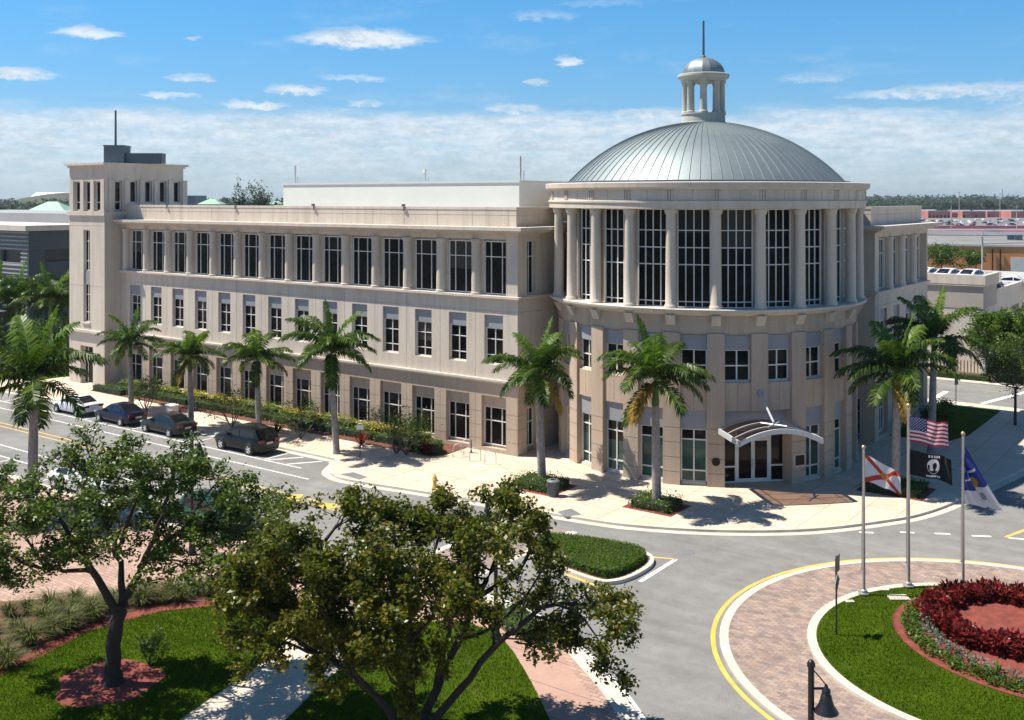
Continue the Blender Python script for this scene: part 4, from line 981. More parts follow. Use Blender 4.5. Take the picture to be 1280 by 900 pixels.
# big olive-brown tree in the foreground: several stems from one base
T = Tree(8); base = at(512, 925, KH); YB = base.y; T.lim = crown_limit(OLV_TOP, base, OLV_LOW)
stems = [([(-.1, 0, -.1), L_(505, 860, .1), L_(470, 800, -.3), L_(420, 740, -.9), L_(380, 705, -1.2), L_(352, 680, -1.4)], .17, .05),
         ([(-.2, 0, 0), L_(470, 870, -.4), L_(420, 830, -1.0), L_(370, 800, -1.6), L_(320, 760, -2.0)], .13, .04),
         ([(0, 0, -.1), L_(515, 850, .3), L_(512, 770, .6), L_(500, 700, .7), L_(492, 672, .6)], .17, .05),
         ([L_(512, 760, .6), L_(530, 710, 1.2), L_(545, 685, 1.5), L_(548, 665, 1.5)], .08, .03),
         ([(.15, 0, -.1), L_(545, 862, .5), L_(575, 800, 1.0), L_(600, 740, 1.3), L_(618, 700, 1.4), L_(624, 655, 1.2)], .17, .05),
         ([(.25, 0, 0), L_(560, 880, -.2), L_(600, 830, -.2), L_(650, 780, -.3), L_(690, 755, -.2), L_(730, 755, .0), L_(755, 762, .1)], .15, .03),
         ([L_(600, 745, 1.2), L_(650, 710, .6), L_(662, 680, .4), L_(656, 655, .2)], .09, .03),
         ([L_(690, 755, -.2), L_(725, 770, -.6), L_(748, 800, -.8)], .05, .02),
         ([L_(420, 745, -.9), L_(400, 690, .2), L_(415, 665, .8), L_(428, 650, .9)], .09, .03),
         ([L_(470, 800, -.3), L_(440, 760, 1.2), L_(380, 730, 1.9), L_(320, 720, 2.2)], .09, .03),
         ([L_(545, 860, .5), L_(560, 790, -1.0), L_(575, 730, -1.8), L_(590, 690, -2.0)], .10, .03),
         ([L_(440, 845, -.8), L_(400, 820, -1.4), L_(350, 800, -1.8), L_(315, 775, -1.8)], .07, .02),
         ([L_(470, 870, -.4), L_(440, 840, .9), L_(400, 810, 1.6), L_(355, 780, 1.8)], .07, .02),
         ([L_(505, 860, .1), L_(490, 850, -1.2), L_(480, 830, -2.2), L_(470, 800, -2.8)], .05, .02),
         ([L_(470, 870, -.4), L_(450, 850, -1.6), L_(420, 800, -2.4), L_(400, 760, -2.8)], .07, .02),
         ([L_(420, 830, -1.0), L_(400, 805, .6), L_(360, 770, 1.4), L_(320, 740, 1.6)], .07, .02),
         ([L_(515, 850, .3), L_(480, 830, 1.3), L_(440, 800, 1.9), L_(420, 770, 2.0)], .07, .02),
         ([L_(505, 860, .1), L_(500, 820, -1.2), L_(540, 770, -1.9), L_(520, 720, -2.2)], .07, .02),
         ([L_(575, 800, 1.0), L_(620, 780, 1.6), L_(660, 740, 1.9), L_(690, 690, 1.8)], .07, .02),
         ([L_(505, 860, .1), L_(480, 790, -1.5), L_(460, 730, -2.2), L_(470, 690, -2.5)], .10, .03)]
for pts, r0, r1 in stems:
    out, rad = T.limb(pts, r0, r1, jit=.05)
    m = len(out)
    for i in range(int(m * .42), m):
        d = (out[i] - out[max(i - 2, 0)]).normalized() * .6 + T.jit(1.0) + Vector((0, 0, .1))
        T.grow(out[i], d, T.r.uniform(.7, 1.15), max(.016, rad[i] * .5), 2, .08, 0, .8)
    T.grow(out[-1], (out[-1] - out[-3]) + Vector((0, 0, .1)), .8, rad[-1], 2, .1, 0, .8)
mah = empty('broadleaf_tree', base, 0, 'large multi stemmed tree with brownish olive leaves in the middle foreground', 'tree')
lm_, nl = T.leaves('olive_crown', M['olive_leaf'], 20, .125, .15, .085, 6, up=.4)
print('olive leaves', nl, 'twigs', len(T.tw))
T.mb.build('trunk', M['bark'], mah, 60); link('crown', lm_, mah)

# ---- royal palms
def frond_mesh(seed, L, rise, droop, mat, nl=52, ll=.74, young=0.0):
    rng = random.Random(seed); mb = MB(); N = 16; pts = []; p = Vector((0, 0, 0)); ang = rise
    for k in range(N + 1):
        pts.append(p.copy()); p = p + Vector((math.cos(ang), 0, math.sin(ang))) * (L / N); ang -= droop / N * (.5 + 1.0 * k / N)
    mb.tube(pts, [.045 * (1 - .85 * k / N) for k in range(N + 1)], 5, m=1)
    for side in (-1, 1):
        for k in range(nl):
            t = .10 + .90 * (k + rng.random() * .5) / nl; f = t * N; i = min(int(f), N - 1); o = pts[i].lerp(pts[i + 1], f - i)
            tan = (pts[i + 1] - pts[i]).normalized(); sidev = Vector((0, side, 0)); upv = tan.cross(Vector((0, 1, 0))); upv = upv if upv.z > 0 else -upv
            l = ll * (.5 + .75 * math.sin(math.pi * min(1, t * .9 + .08)) ) * rng.uniform(.8, 1.15) * (.55 if t > .93 else 1)
            d = (sidev * rng.uniform(.7, 1.0) + tan * (.35 + .5 * t) + upv * rng.uniform(-.15, .55) * (1 - .4 * t)).normalized()
            w = .052; mid = o + d * l * .5; tip = mid + (d + Vector((0, 0, -.75 - rng.random() * .6))).normalized() * l * .55
            wv = tan * w
            b = len(mb.v); mb.v += [tuple(o - wv * .6), tuple(o + wv * .6), tuple(mid + wv), tuple(mid - wv), tuple(tip)]
            mb.f += [(b, b + 1, b + 2, b + 3), (b + 3, b + 2, b + 4)]; mb.m += [0, 0]
    return mb.mesh('frond', [mat, M['crownshaft']])
PL = M['palm_leaf']
FR = [frond_mesh(1, 3.6, R(62), R(72), PL), frond_mesh(2, 3.6, R(44), R(84), PL), frond_mesh(3, 3.5, R(22), R(74), PL),
      frond_mesh(4, 3.2, R(-4), R(66), PL), frond_mesh(5, 3.6, R(80), R(16), M['palm_young'], 46, .40), frond_mesh(6, 2.9, R(-28), R(56), M['palm_dead'], 44, .55),
      frond_mesh(7, 3.3, R(72), R(52), M['palm_young']), frond_mesh(8, 3.6, R(52), R(100), PL), frond_mesh(9, 2.9, R(-38), R(44), PL)]
def palm(base, h, label, seed, scale=1.0, dead=(), spear=True, young=False, rad=.20, group='royal palms round the building'):
    """h = height of the crown's heart above the base"""
    rng = random.Random(seed)
    o = empty('royal_palm', base, rng.uniform(0, 6.28), label, 'palm tree', group)
    cs = min(1.5, h * .2); N = 14; lean = (rng.uniform(-.3, .3), rng.uniform(-.3, .3)); mb = MB()
    hs = h - cs - .25
    mb.tube([(lean[0] * (k / N), lean[1] * (k / N), hs * k / N - .05) for k in range(N + 1)], [rad * (1.35 if k == 0 else 1.12 - .25 * (k / N) + .10 * math.sin(math.pi * k / N)) for k in range(N + 1)], 14)
    mb.build('trunk', M['palm_bark'], o, 60)
    mb = MB(); mb.tube([(lean[0], lean[1], hs - .02 + cs * q) for q in (0, .12, .5, .9, 1.1)], [rad * .92, rad * .98, rad * .72, rad * .5, rad * .3], 12); mb.build('crownshaft', M['crownshaft'], o, 60)
    az = rng.uniform(0, 6.28)
    plan = ([4] if spear else []) + [6, 0, 7, 1, 0, 1, 2, 7, 1, 2, 1, 2, 7, 2, 3, 2, 3, 3, 8]
    for k, t in enumerate(plan):
        az += 2.399 + rng.uniform(-.2, .2)
        f = link('frond', FR[6 if (young and k == 3) else t], o, (lean[0], lean[1], h - .30 + rng.uniform(-.1, .1)), (rng.uniform(-.15, .15), 0, az), scale * rng.uniform(.9, 1.08))
    for a in dead: link('frond', FR[5], o, (lean[0], lean[1], h - .45), (0, 0, a - o.rotation_euler.z), scale)
    return o
PALMS = [
 ((678, 604), 6.8, 'royal palm beside the grey litter bin on the corner pavement', 31, .96, (5.5,), True, True),
 ((821, 632), 7.3, 'royal palm with one dry yellow frond in front of the rotunda windows', 32, 1.0, (3.75, 3.95), True, False),
 ((164, 511), 5.6, 'royal palm behind the parked dark blue sedan', 33, .86, (), True, False),
 ((239, 533), 5.5, 'royal palm behind the parked grey sedan', 34, .80, (4.4,), False, True),
 ((324, 540), 5.6, 'royal palm behind the parked black sport utility car', 35, .84, (), False, False),
 ((421, 567), 7.0, 'royal palm at the empty hatched end of the parking lane', 36, 1.02, (), True, False),
 ((1119, 614), 7.1, 'royal palm with a hanging frond behind the tall middle flagpole', 37, 1.10, (4.6,), True, True),
 ((1164, 566), 7.7, 'royal palm standing in the shade of the right wing beyond the flags', 38, 1.12, (), True, True)]
for (px, py), h, lab, sd_, scl, dead, sp, yg in PALMS: palm(at(px, py, KH), h, lab, sd_, scl, dead, sp, yg, rad=.19 if px < 600 else .22)
palm(Vector((-25.85, 56.0, KH)), 7.3, 'nearest royal palm on the left, rising over the oak beside the white car', 39, 1.23, (), True, True, .24)
for (px, Y, lab, sd_) in ((22, 106, 'palm in front of the louvred end of the grey garage', 40), (60, 104, 'palm in front of the dark side of the grey garage', 41), (-12, 108, 'palm cut by the left picture edge before the grey garage', 42), (86, 112, 'palm half hidden behind the corner tower', 43)):
    palm(Vector(((px - 640) * Y / FOC, Y, KH)), 6.9, lab, sd_, 1.2, (), True, False, .22)

# ---- hedges, shrubs
def hedge(name, poly, h, mat, label, cat, seed, dens=95, leaf=.11, z=KH, group=None, rough=.05, jag=0.0):
    """clipped mass: leaves over the top and sides of a prism, with a dark woody core"""
    rng = np.random.default_rng(seed); P = [Vector((p[0], p[1], 0)) for p in poly]
    if sum(P[i].x * P[(i + 1) % len(P)].y - P[(i + 1) % len(P)].x * P[i].y for i in range(len(P))) < 0: P.reverse()
    cen = sum(P, Vector()) / len(P); A = [p - cen for p in P]
    tris = tessellate_polygon([A]); C = []
    for t in tris:
        a, b, c = (np.array(A[k]) for k in t); area = np.linalg.norm(np.cross(b - a, c - a)) / 2; m = int(area * dens)
        r1, r2 = np.sqrt(rng.random(m)), rng.random(m); q = a * (1 - r1)[:, None] + b * (r1 * (1 - r2))[:, None] + c * (r1 * r2)[:, None]
        wob = jag * (np.sin(q[:, 0] * 2.3 + seed) * np.cos(q[:, 1] * 2.9 + seed * 2)); q[:, 2] = h + wob + rng.normal(size=m) * rough; C.append(q)
    for i in range(len(A)):
        a, b = np.array(A[i]), np.array(A[(i + 1) % len(A)]); l = np.linalg.norm(b - a); m = int(l * h * dens * .9); t = rng.random(m)
        q = a * (1 - t)[:, None] + b * t[:, None]; q[:, 2] = rng.random(m) * h; q[:, :2] += rng.normal(size=(m, 2)) * rough; C.append(q)
    C = np.concatenate(C)
    o = empty(name, (cen.x, cen.y, z), 0, label, cat, group)
    link('foliage', leaf_mesh('foliage', C, leaf, leaf * .55, mat, seed, up=.5), o)
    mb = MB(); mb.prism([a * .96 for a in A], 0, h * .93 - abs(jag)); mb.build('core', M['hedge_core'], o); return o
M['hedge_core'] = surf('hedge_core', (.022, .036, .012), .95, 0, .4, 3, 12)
def strip_poly(u0, u1, v0, v1): return [W(u0, v0), W(u1, v0), W(u1, v1), W(u0, v1)]
# rows along the long wing
segs = [(-43.2, -38.4, 'at the tower end'), (-38.0, -31.4, 'beyond the blue sedan'), (-31.0, -24.6, 'beyond the grey sedan'), (-24.2, -17.0, 'between the grey sedan and the black car'), (-16.6, -10.8, 'beyond the black car'), (-10.5, -6.9, 'nearest the round bed end')]
for i, (a, b, w) in enumerate(segs): hedge('hedge', strip_poly(a, b, -2.55, -1.75), .55, M['hedge_leaf'], 'clipped green front hedge ' + w, 'hedge', 50 + i, 100, .12, group='clipped hedges along the long wing', rough=.07, jag=.05)
ysegs = [(-42, -39, 'lime_leaf', 'by the tower'), (-37.5, -34.2, 'lime_leaf', 'behind the blue sedan palm'), (-33.5, -30.6, 'gold_leaf', 'left of the second palm'), (-29.8, -26.5, 'gold_leaf', 'behind the second palm'), (-25.8, -21.8, 'lime_leaf', 'between two palms'), (-21.2, -17.6, 'gold_leaf', 'behind the black car'), (-16.9, -13.6, 'lime_leaf', 'left of the fourth palm'), (-13.0, -9.6, 'gold_leaf', 'right of the fourth palm'), (-9.2, -6.6, 'lime_leaf', 'near the small white sign')]
for i, (a, b, mt, w) in enumerate(ysegs): hedge('shrub_row', strip_poly(a, b, -1.72, -.85), .88, M[mt], ('golden' if mt[0] == 'g' else 'yellow green') + ' shrub row ' + w, 'shrubs', 70 + i, 90, .14, group='yellow shrubs along the long wing', rough=.10, jag=.10)
hedge('hedge', catmull([W(-6.4, -3.0), W(-4.7, -3.0), W(-4.5, -2.2), W(-5.4, -1.7), W(-6.5, -2.1)], 4, True), .72, M['hedge_leaf'], 'rounded green shrub at the end of the bed near the bicycle racks', 'hedge', 90, 110, .12, rough=.08)
hedge('hedge', strip_poly(-43.8, -39.5, -3.2, -2.7), .5, M['hedge_leaf'], 'low green hedge before the tower foot', 'hedge', 91, 100, .12)
# low clipped plants round palm feet
for px, py, s, lab, sd_ in ((821, 633, 1.15, 'square of clipped shrubs round the palm before the rotunda', 92), (676, 608, 1.35, 'clipped shrubs round the palm by the litter bin', 93), (1120, 612, 1.5, 'dark clipped shrubs in the shade behind the flagpoles', 94)):
    c = at(px, py, KH); hedge('hedge', [c - DU.to_3d() * s - DV.to_3d() * s * .8, c + DU.to_3d() * s - DV.to_3d() * s * .8, c + DU.to_3d() * s + DV.to_3d() * s * .8, c - DU.to_3d() * s + DV.to_3d() * s * .8], .5, M['hedge_leaf'], lab, 'hedge', sd_, 130, .13, rough=.1, jag=.08)
    m = MB(); q = s + .35; P_ = [c - DU.to_3d() * q - DV.to_3d() * q * .82, c + DU.to_3d() * q - DV.to_3d() * q * .82, c + DU.to_3d() * q + DV.to_3d() * q * .82, c - DU.to_3d() * q + DV.to_3d() * q * .82]
    m.prism(P_, None, KH + .006); structure('planting_bed', m, M['mulch'])
hedge('ground_hedge', offset(isl_a, .40, True), .36, M['turf_leaf'], 'low clipped green planting on the kerbed splitter island', 'hedge', 95, 420, .085, .16, rough=.022, jag=.0)
hedge('ground_hedge', offset(isl_b, .40, True), .40, M['turf_leaf'], 'low green planting on the narrow island beyond the brick crossing', 'hedge', 96, 300, .09, .16, rough=.025)
hedge('ground_hedge', offset(isl_c, .35, True), .40, M['turf_leaf'], 'low green planting on the island at the right picture edge', 'hedge', 97, 300, .09, .16, rough=.025)
hedge('ground_hedge', [at(x, y, KH) for x, y in ((641, 765), (660, 776), (689, 801), (660, 799), (636, 791), (620, 778))], .38, M['hedge_leaf'], 'low green hedge between the kerb and the pink sidewalk', 'hedge', 98, 190, .11)
hedge('ground_hedge', [at(x, y, KH) for x, y in ((298, 691), (352, 680), (368, 690), (350, 702), (302, 703))], .38, M['hedge_leaf'], 'low green hedge on the kerb bulge beside the dark green car', 'hedge', 99, 150, .12)

def shrub_tree(px, py, h, w, label, seed, mat='olive_leaf', n=900, leaf=.16):
    T = Tree(seed); b = at(px, py, KH)
    for k in range(5):
        a = k * 1.26 + T.r.uniform(-.3, .3); d = Vector((math.cos(a) * .6, math.sin(a) * .6, 1))
        T.grow(Vector((0, 0, 0)), d, h * .42, .05, 3, .12, 0, .55, (2, 2))
    o = empty('small_tree', b, 0, label, 'shrub', 'small trees in the bed along the long wing')
    me, _ = T.leaves('crown', M[mat], max(3, n // max(1, len(T.tw))), w * .10, leaf, leaf * .5, seed, up=.4)
    T.mb.build('trunk', M['bark_grey'], o, 60); link('crown', me, o)
for i, (px, py, h, w, lab) in enumerate(((183, 515, 2.9, 2.2, 'small leafy tree against the long wing behind the blue sedan'), (290, 535, 2.8, 2.2, 'small leafy tree against the long wing above the black car'), (376, 549, 2.9, 2.3, 'small leafy tree left of the hatched bay palm'), (495, 567, 3.1, 2.6, 'small pale stemmed tree near the bed end'), (508, 569, 2.6, 2.2, 'small leafy tree right beside the pale stemmed one'))):
    shrub_tree(px, py, h, w, lab, 110 + i, 'oak_leaf', 1500)
def spiky(px, py, h, mat, label, cat, seed, n=36, z=KH, group=None, w=.05, name='cordyline'):
    rng = random.Random(seed); mb = MB()
    for k in range(n):
        a = rng.uniform(0, 6.28); e = R(rng.uniform(25, 88)); l = h * rng.uniform(.7, 1.1); d = Vector((math.cos(a) * math.cos(e), math.sin(a) * math.cos(e), math.sin(e))); s = Vector((-math.sin(a), math.cos(a), 0)) * w
        p1 = d * l * .55; p2 = d * l + Vector((0, 0, -.18 * l)); b = len(mb.v)
        mb.v += [tuple(-s * .5), tuple(s * .5), tuple(p1 + s), tuple(p1 - s), tuple(p2)]; mb.f += [(b, b + 1, b + 2, b + 3), (b + 3, b + 2, b + 4)]; mb.m += [0, 0]
    me = mb.mesh(name, mat); o = link(name, me, None, at(px, py, z)); tag(o, label, cat, group); return o
spiky(531, 569, 1.5, M['croton_leaf'], 'spiky reddish plant at the corner of the bed near the bicycle racks', 'plant', 5, 40)
spiky(452, 556, 1.3, M['croton_leaf'], 'spiky reddish plant behind the small white sign', 'plant', 6, 34)
spiky(346, 541, 1.2, M['croton_leaf'], 'spiky reddish plant between the third and fourth palms', 'plant', 7, 34)
spiky(222, 519, 1.2, M['croton_leaf'], 'spiky reddish plant left of the second street palm', 'plant', 8, 34)

# ---- roundabout planting
rng = random.Random(3)
def bush(seed, r, h, n, leaf, mat, w=.5, upk=.2):
    g = np.random.default_rng(seed); d = g.normal(size=(n, 3)); d /= np.linalg.norm(d, axis=1)[:, None]; d[:, 2] = np.abs(d[:, 2])
    C = d * (g.uniform(.35, 1.0, n) ** .6)[:, None] * np.array([r, r, h]); return leaf_mesh('bush', C, leaf, leaf * w, mat, seed, up=upk, out=d, outk=.9)
CRO = [bush(200 + k, .36, .66, 150, .24, M['croton_leaf'], .42) for k in range(3)]
def proto(name, me, loc, rz, s, label, cat, group, z): o = link(name, me, None, (loc.x, loc.y, z), (0, 0, rz), s); return tag(o, label, cat, group)
for ring, (r, n) in enumerate(((2.45, 36), (2.85, 42), (3.2, 46))):
    for k in range(n):
        a = 2 * math.pi * (k + ring * .37) / n; p = Vector((BC[0] + r * math.cos(a), BC[1] + r * math.sin(a), 0))
        if p.x * FOC / p.y > 690: continue
        proto('croton_shrub', CRO[rng.randrange(3)], p + Vector((rng.uniform(-.12, .12), rng.uniform(-.12, .12), 0)), rng.uniform(0, 6), rng.uniform(.85, 1.12), 'dark red croton shrub in the ring of the roundabout bed', 'shrub', 'red crotons in the roundabout bed', .18)
SIL = [bush(210 + k, .34, .46, 120, .12, M['silver_leaf'], .45) for k in range(2)]
for k in range(46):
    a = 2 * math.pi * k / 46; r = 4.45; p = Vector((BB[0] + r * math.cos(a), BB[1] + r * math.sin(a), 0))
    if p.x * FOC / p.y > 690 or (p - Vector((O[0], O[1], 0))).length > 6.3: continue
    proto('silver_shrub', SIL[k % 2], p, rng.uniform(0, 6), rng.uniform(.8, 1.25), 'small silver grey shrub outside the red crotons', 'shrub', 'silver shrubs in the roundabout bed', .18)
g = np.random.default_rng(9); n = 7500; a = g.uniform(0, 2 * math.pi, n); r = g.uniform(4.72, 5.36, n) + .06 * np.sin(a * 23)
C = np.stack([BB[0] + r * np.cos(a), BB[1] + r * np.sin(a), .19 + g.uniform(.02, .26, n)], 1)
C = C[(C[:, 0] * FOC / C[:, 1] < 720) & (np.hypot(C[:, 0] - O[0], C[:, 1] - O[1]) < 6.6)]
o = link('ground_cover', leaf_mesh('ground_cover', C, .13, .07, M['hedge_leaf'], 9, up=.5)); tag(o, 'dark green ground cover edging the roundabout bed', 'ground cover', None, 'stuff')
spiky(1245, 846, .75, M['palm_young'], 'bright yellow green bromeliad in front of the red crotons', 'plant', 11, 15, .22, None, .05, 'bromeliad')
spiky(1150, 768, .6, M['palm_young'], 'bright yellow green bromeliad left of the red crotons', 'plant', 12, 14, .22, None, .045, 'bromeliad')
for k, (px, py) in enumerate(((1232, 846), (1222, 841), (1262, 858), (1176, 790), (1184, 796))):
    me = bush(230 + k, .2, .2, 60, .11, M['croton_leaf'], .5)
    p = at(px, py, .22); proto('bedding_plant', me, p, k, 1.0, 'low reddish bedding plant between silver shrubs and crotons', 'plant', 'reddish bedding plants in the roundabout bed', .18)

# ---- fountain grass along the lawn
def tuft(seed, n=220, h=.95):
    rng = random.Random(seed); mb = MB()
    for k in range(n):
        a = rng.uniform(0, 6.28); e = R(rng.uniform(38, 86)); l = h * rng.uniform(.6, 1.1); q = Vector((math.cos(a), math.sin(a), 0)); o = q * rng.uniform(0, .16); s = Vector((-q.y, q.x, 0)) * .011
        m1 = o + (q * math.cos(e) + Vector((0, 0, math.sin(e)))) * l * .6; tp = m1 + (q * (math.cos(e) + .55) + Vector((0, 0, math.sin(e) - .75))).normalized() * l * .5; b = len(mb.v)
        mb.v += [tuple(o - s), tuple(o + s), tuple(m1 + s), tuple(m1 - s), tuple(tp)]; mb.f += [(b, b + 1, b + 2, b + 3), (b + 3, b + 2, b + 4)]; mb.m += [0, 0]
    return mb.mesh('tuft', M['tuft_blade'])
TU = [tuft(300 + k) for k in range(3)]
spots = [(10, 770), (36, 764), (62, 760), (95, 757), (130, 752), (165, 748), (190, 746), (215, 744), (240, 742), (262, 742), (285, 742), (20, 795), (50, 785), (80, 778), (112, 770), (140, 764), (172, 757), (200, 752), (228, 750), (5, 818), (34, 808), (60, 797), (90, 786), (-12, 790), (-14, 835), (8, 836), (120, 778), (305, 744), (150, 757), (75, 769), (185, 752)]
for k, (px, py) in enumerate(spots):
    p = at(px + rng.uniform(-5, 5), py + rng.uniform(-2, 2), KH); proto('fountain_grass', TU[k % 3], p, rng.uniform(0, 6), rng.uniform(.85, 1.25), 'arching tuft of fountain grass in the bed behind the lawn', 'ornamental grass', 'fountain grass tufts between plaza and lawn', KH)
T = Tree(77); 
for k in range(4): T.grow(Vector((0, 0, 0)), Vector((math.cos(k * 1.6) * .5, math.sin(k * 1.6) * .5, 1)), .5, .02, 2, .1, 0, .6)
o = empty('sapling', at(186, 831, KH), 0, 'small leafy sapling on the lawn just right of the oak trunk', 'sapling'); me, _ = T.leaves('crown', M['oak_leaf'], 5, .10, .11, .06, 3); T.mb.build('trunk', M['bark'], o, 60); link('crown', me, o)

# ---- lawn blades
def blades(poly_or_fn, n, h, seed, z):
    g = np.random.default_rng(seed); P = poly_or_fn(g, n); n = len(P)
    a = g.uniform(0, 6.28, n); l = h * g.uniform(.5, 1.2, n); tilt = g.uniform(.0, .7, n); q = np.stack([np.cos(a), np.sin(a), np.zeros(n)], 1); s = np.stack([-np.sin(a), np.cos(a), np.zeros(n)], 1) * .016
    base = np.concatenate([P, np.full((n, 1), z)], 1); tip = base + q * (l * tilt)[:, None] + np.array([0, 0, 1.0]) * (l * np.sqrt(1 - tilt ** 2 * .9))[:, None]
    V = np.stack([base - s, base + s, tip], 1).reshape(-1, 3); return mesh_np('grass', V, np.arange(3 * n).reshape(n, 3), M['grass_blade'])
def in_poly(poly):
    A = np.array([(p.x, p.y) for p in poly]); lo, hi = A.min(0), A.max(0)
    def fn(g, n):
        P = g.uniform(lo, hi, (n, 2)); ins = np.zeros(n, bool); j = len(A) - 1
        for i in range(len(A)):
            c = ((A[i, 1] > P[:, 1]) != (A[j, 1] > P[:, 1])) & (P[:, 0] < (A[j, 0] - A[i, 0]) * (P[:, 1] - A[i, 1]) / (A[j, 1] - A[i, 1] + 1e-12) + A[i, 0]); ins ^= c; j = i
        return P[ins]
    return fn
def lawn_without_ring(g, n):
    P = in_poly(lawn_a)(g, n); c = at(137, 853, KH); return P[np.hypot(P[:, 0] - c.x, P[:, 1] - c.y) > 1.85]
def ring_area(g, n):
    r = 6.98 * np.sqrt(g.random(n)); a = g.uniform(0, 2 * math.pi, n); P = np.stack([O[0] + r * np.cos(a), O[1] + r * np.sin(a)], 1)
    e = ((P[:, 0] - BB[0]) / 5.6) ** 2 + ((P[:, 1] - BB[1]) / 5.6) ** 2; return P[(e > 1) & (P[:, 0] * FOC / P[:, 1] < 680)]
for fn, n, z, lab, sd_ in ((lawn_without_ring, 60000, KH + .008, 'short green lawn grass round the oak', 1), (in_poly(lawn_b), 34000, KH + .008, 'short green lawn grass under the brownish tree', 2), (ring_area, 60000, .16, 'short green lawn grass on the roundabout', 3)):
    tag(link('grass', blades(fn, n, .085, sd_, z)), lab, 'grass', None, 'stuff')

for k, (u, v, h_, w_) in enumerate(((-55, -1, 3.0, 3.4), (-60, 1, 3.4, 4), (-66, 0, 3.0, 4), (-72, 2, 3.6, 4), (-58, 6, 3.8, 4), (-68, 7, 4.2, 5))):
    T = Tree(160 + k)
    for q in range(6): a = q * 1.05; T.grow(Vector((0, 0, .1)), Vector((math.cos(a) * .9, math.sin(a) * .9, .9)), h_ * .42, .05, 2, .1, 0, .6)
    o = empty('bush', W(u, v, KH), 0, 'dark green bush below the garage palms, ' + ('nearest the tower', 'second from the tower along the street', 'third from the tower along the street', 'farthest from the tower along the street', 'behind the front row near the tower', 'behind the front row far from the tower')[k], 'shrub', 'bushes before the garage')
    me, _ = T.leaves('crown', M['hedge_leaf'], 16, .35, .24, .13, 160 + k); T.mb.build('trunk', M['bark'], o); link('crown', me, o)

palm(W(19.0, 48.6, KH), 4.0, 'short bushy palm before the tall hedge at the right edge', 46, .80, (), False, False, .16, 'palms along the side street')

# ================================================================== cars
def paint(name, c, metal=.0, rough=.28):
    m, nt, b = newmat(name); nt.links.new(ramp(nt, noise_node(nt, 3, 4, .6), [(.3, sc(c, .94)), (.7, sc(c, 1.05))]), b.inputs['Base Color'])
    setin(b, Metallic=metal, Roughness=rough); b.inputs['Coat Weight'].default_value = .25; b.inputs['Specular IOR Level'].default_value = .3; b.inputs['Coat Roughness'].default_value = .06; return m
PA = {'black': paint('black_car_paint', (.003, .003, .0033)), 'blue': paint('blue_car_paint', (.003, .005, .024)), 'grey': paint('grey_car_paint', (.014, .016, .0175)), 'white': paint('white_car_paint', (.62, .63, .64), .0), 'green': paint('green_car_paint', (.010, .055, .045))}
SED = dict(L=4.75, Wd=1.82, st=[(-2.375, .74, .38, .72), (-2.33, .86, .28, .90), (-2.15, .94, .24, .985), (-1.75, .985, .21, 1.0), (-1.1, 1, .20, .97), (0, 1, .20, .94), (.85, .99, .20, .93), (1.3, .98, .21, .90), (1.75, .95, .22, .83), (2.1, .88, .24, .74), (2.3, .78, .30, .64), (2.375, .64, .38, .56)],
           gh=[(-1.86, .86, .99), (-1.55, .82, 1.16), (-.95, .74, 1.41), (-.2, .73, 1.46), (.25, .74, 1.43), (.75, .80, 1.20), (1.12, .86, .925)], wheels=(1.42, -1.38), wr=.325, side=(-1.35, -.12, .72))
SUV = dict(L=4.80, Wd=1.94, st=[(-2.40, .80, .42, .95), (-2.36, .90, .34, 1.05), (-2.2, .96, .28, 1.12), (-1.6, .99, .26, 1.12), (-.8, 1, .26, 1.10), (0, 1, .26, 1.08), (.8, 1, .26, 1.08), (1.3, .985, .27, 1.06), (1.8, .95, .28, 1.02), (2.15, .88, .30, .94), (2.33, .80, .36, .82), (2.40, .70, .44, .70)],
           gh=[(-2.28, .86, 1.11), (-2.05, .82, 1.40), (-1.85, .78, 1.66), (-1.0, .77, 1.74), (-.1, .77, 1.75), (.3, .78, 1.70), (.85, .84, 1.38), (1.15, .88, 1.07)], wheels=(1.45, -1.42), wr=.385, side=(-1.85, -.35, .80))
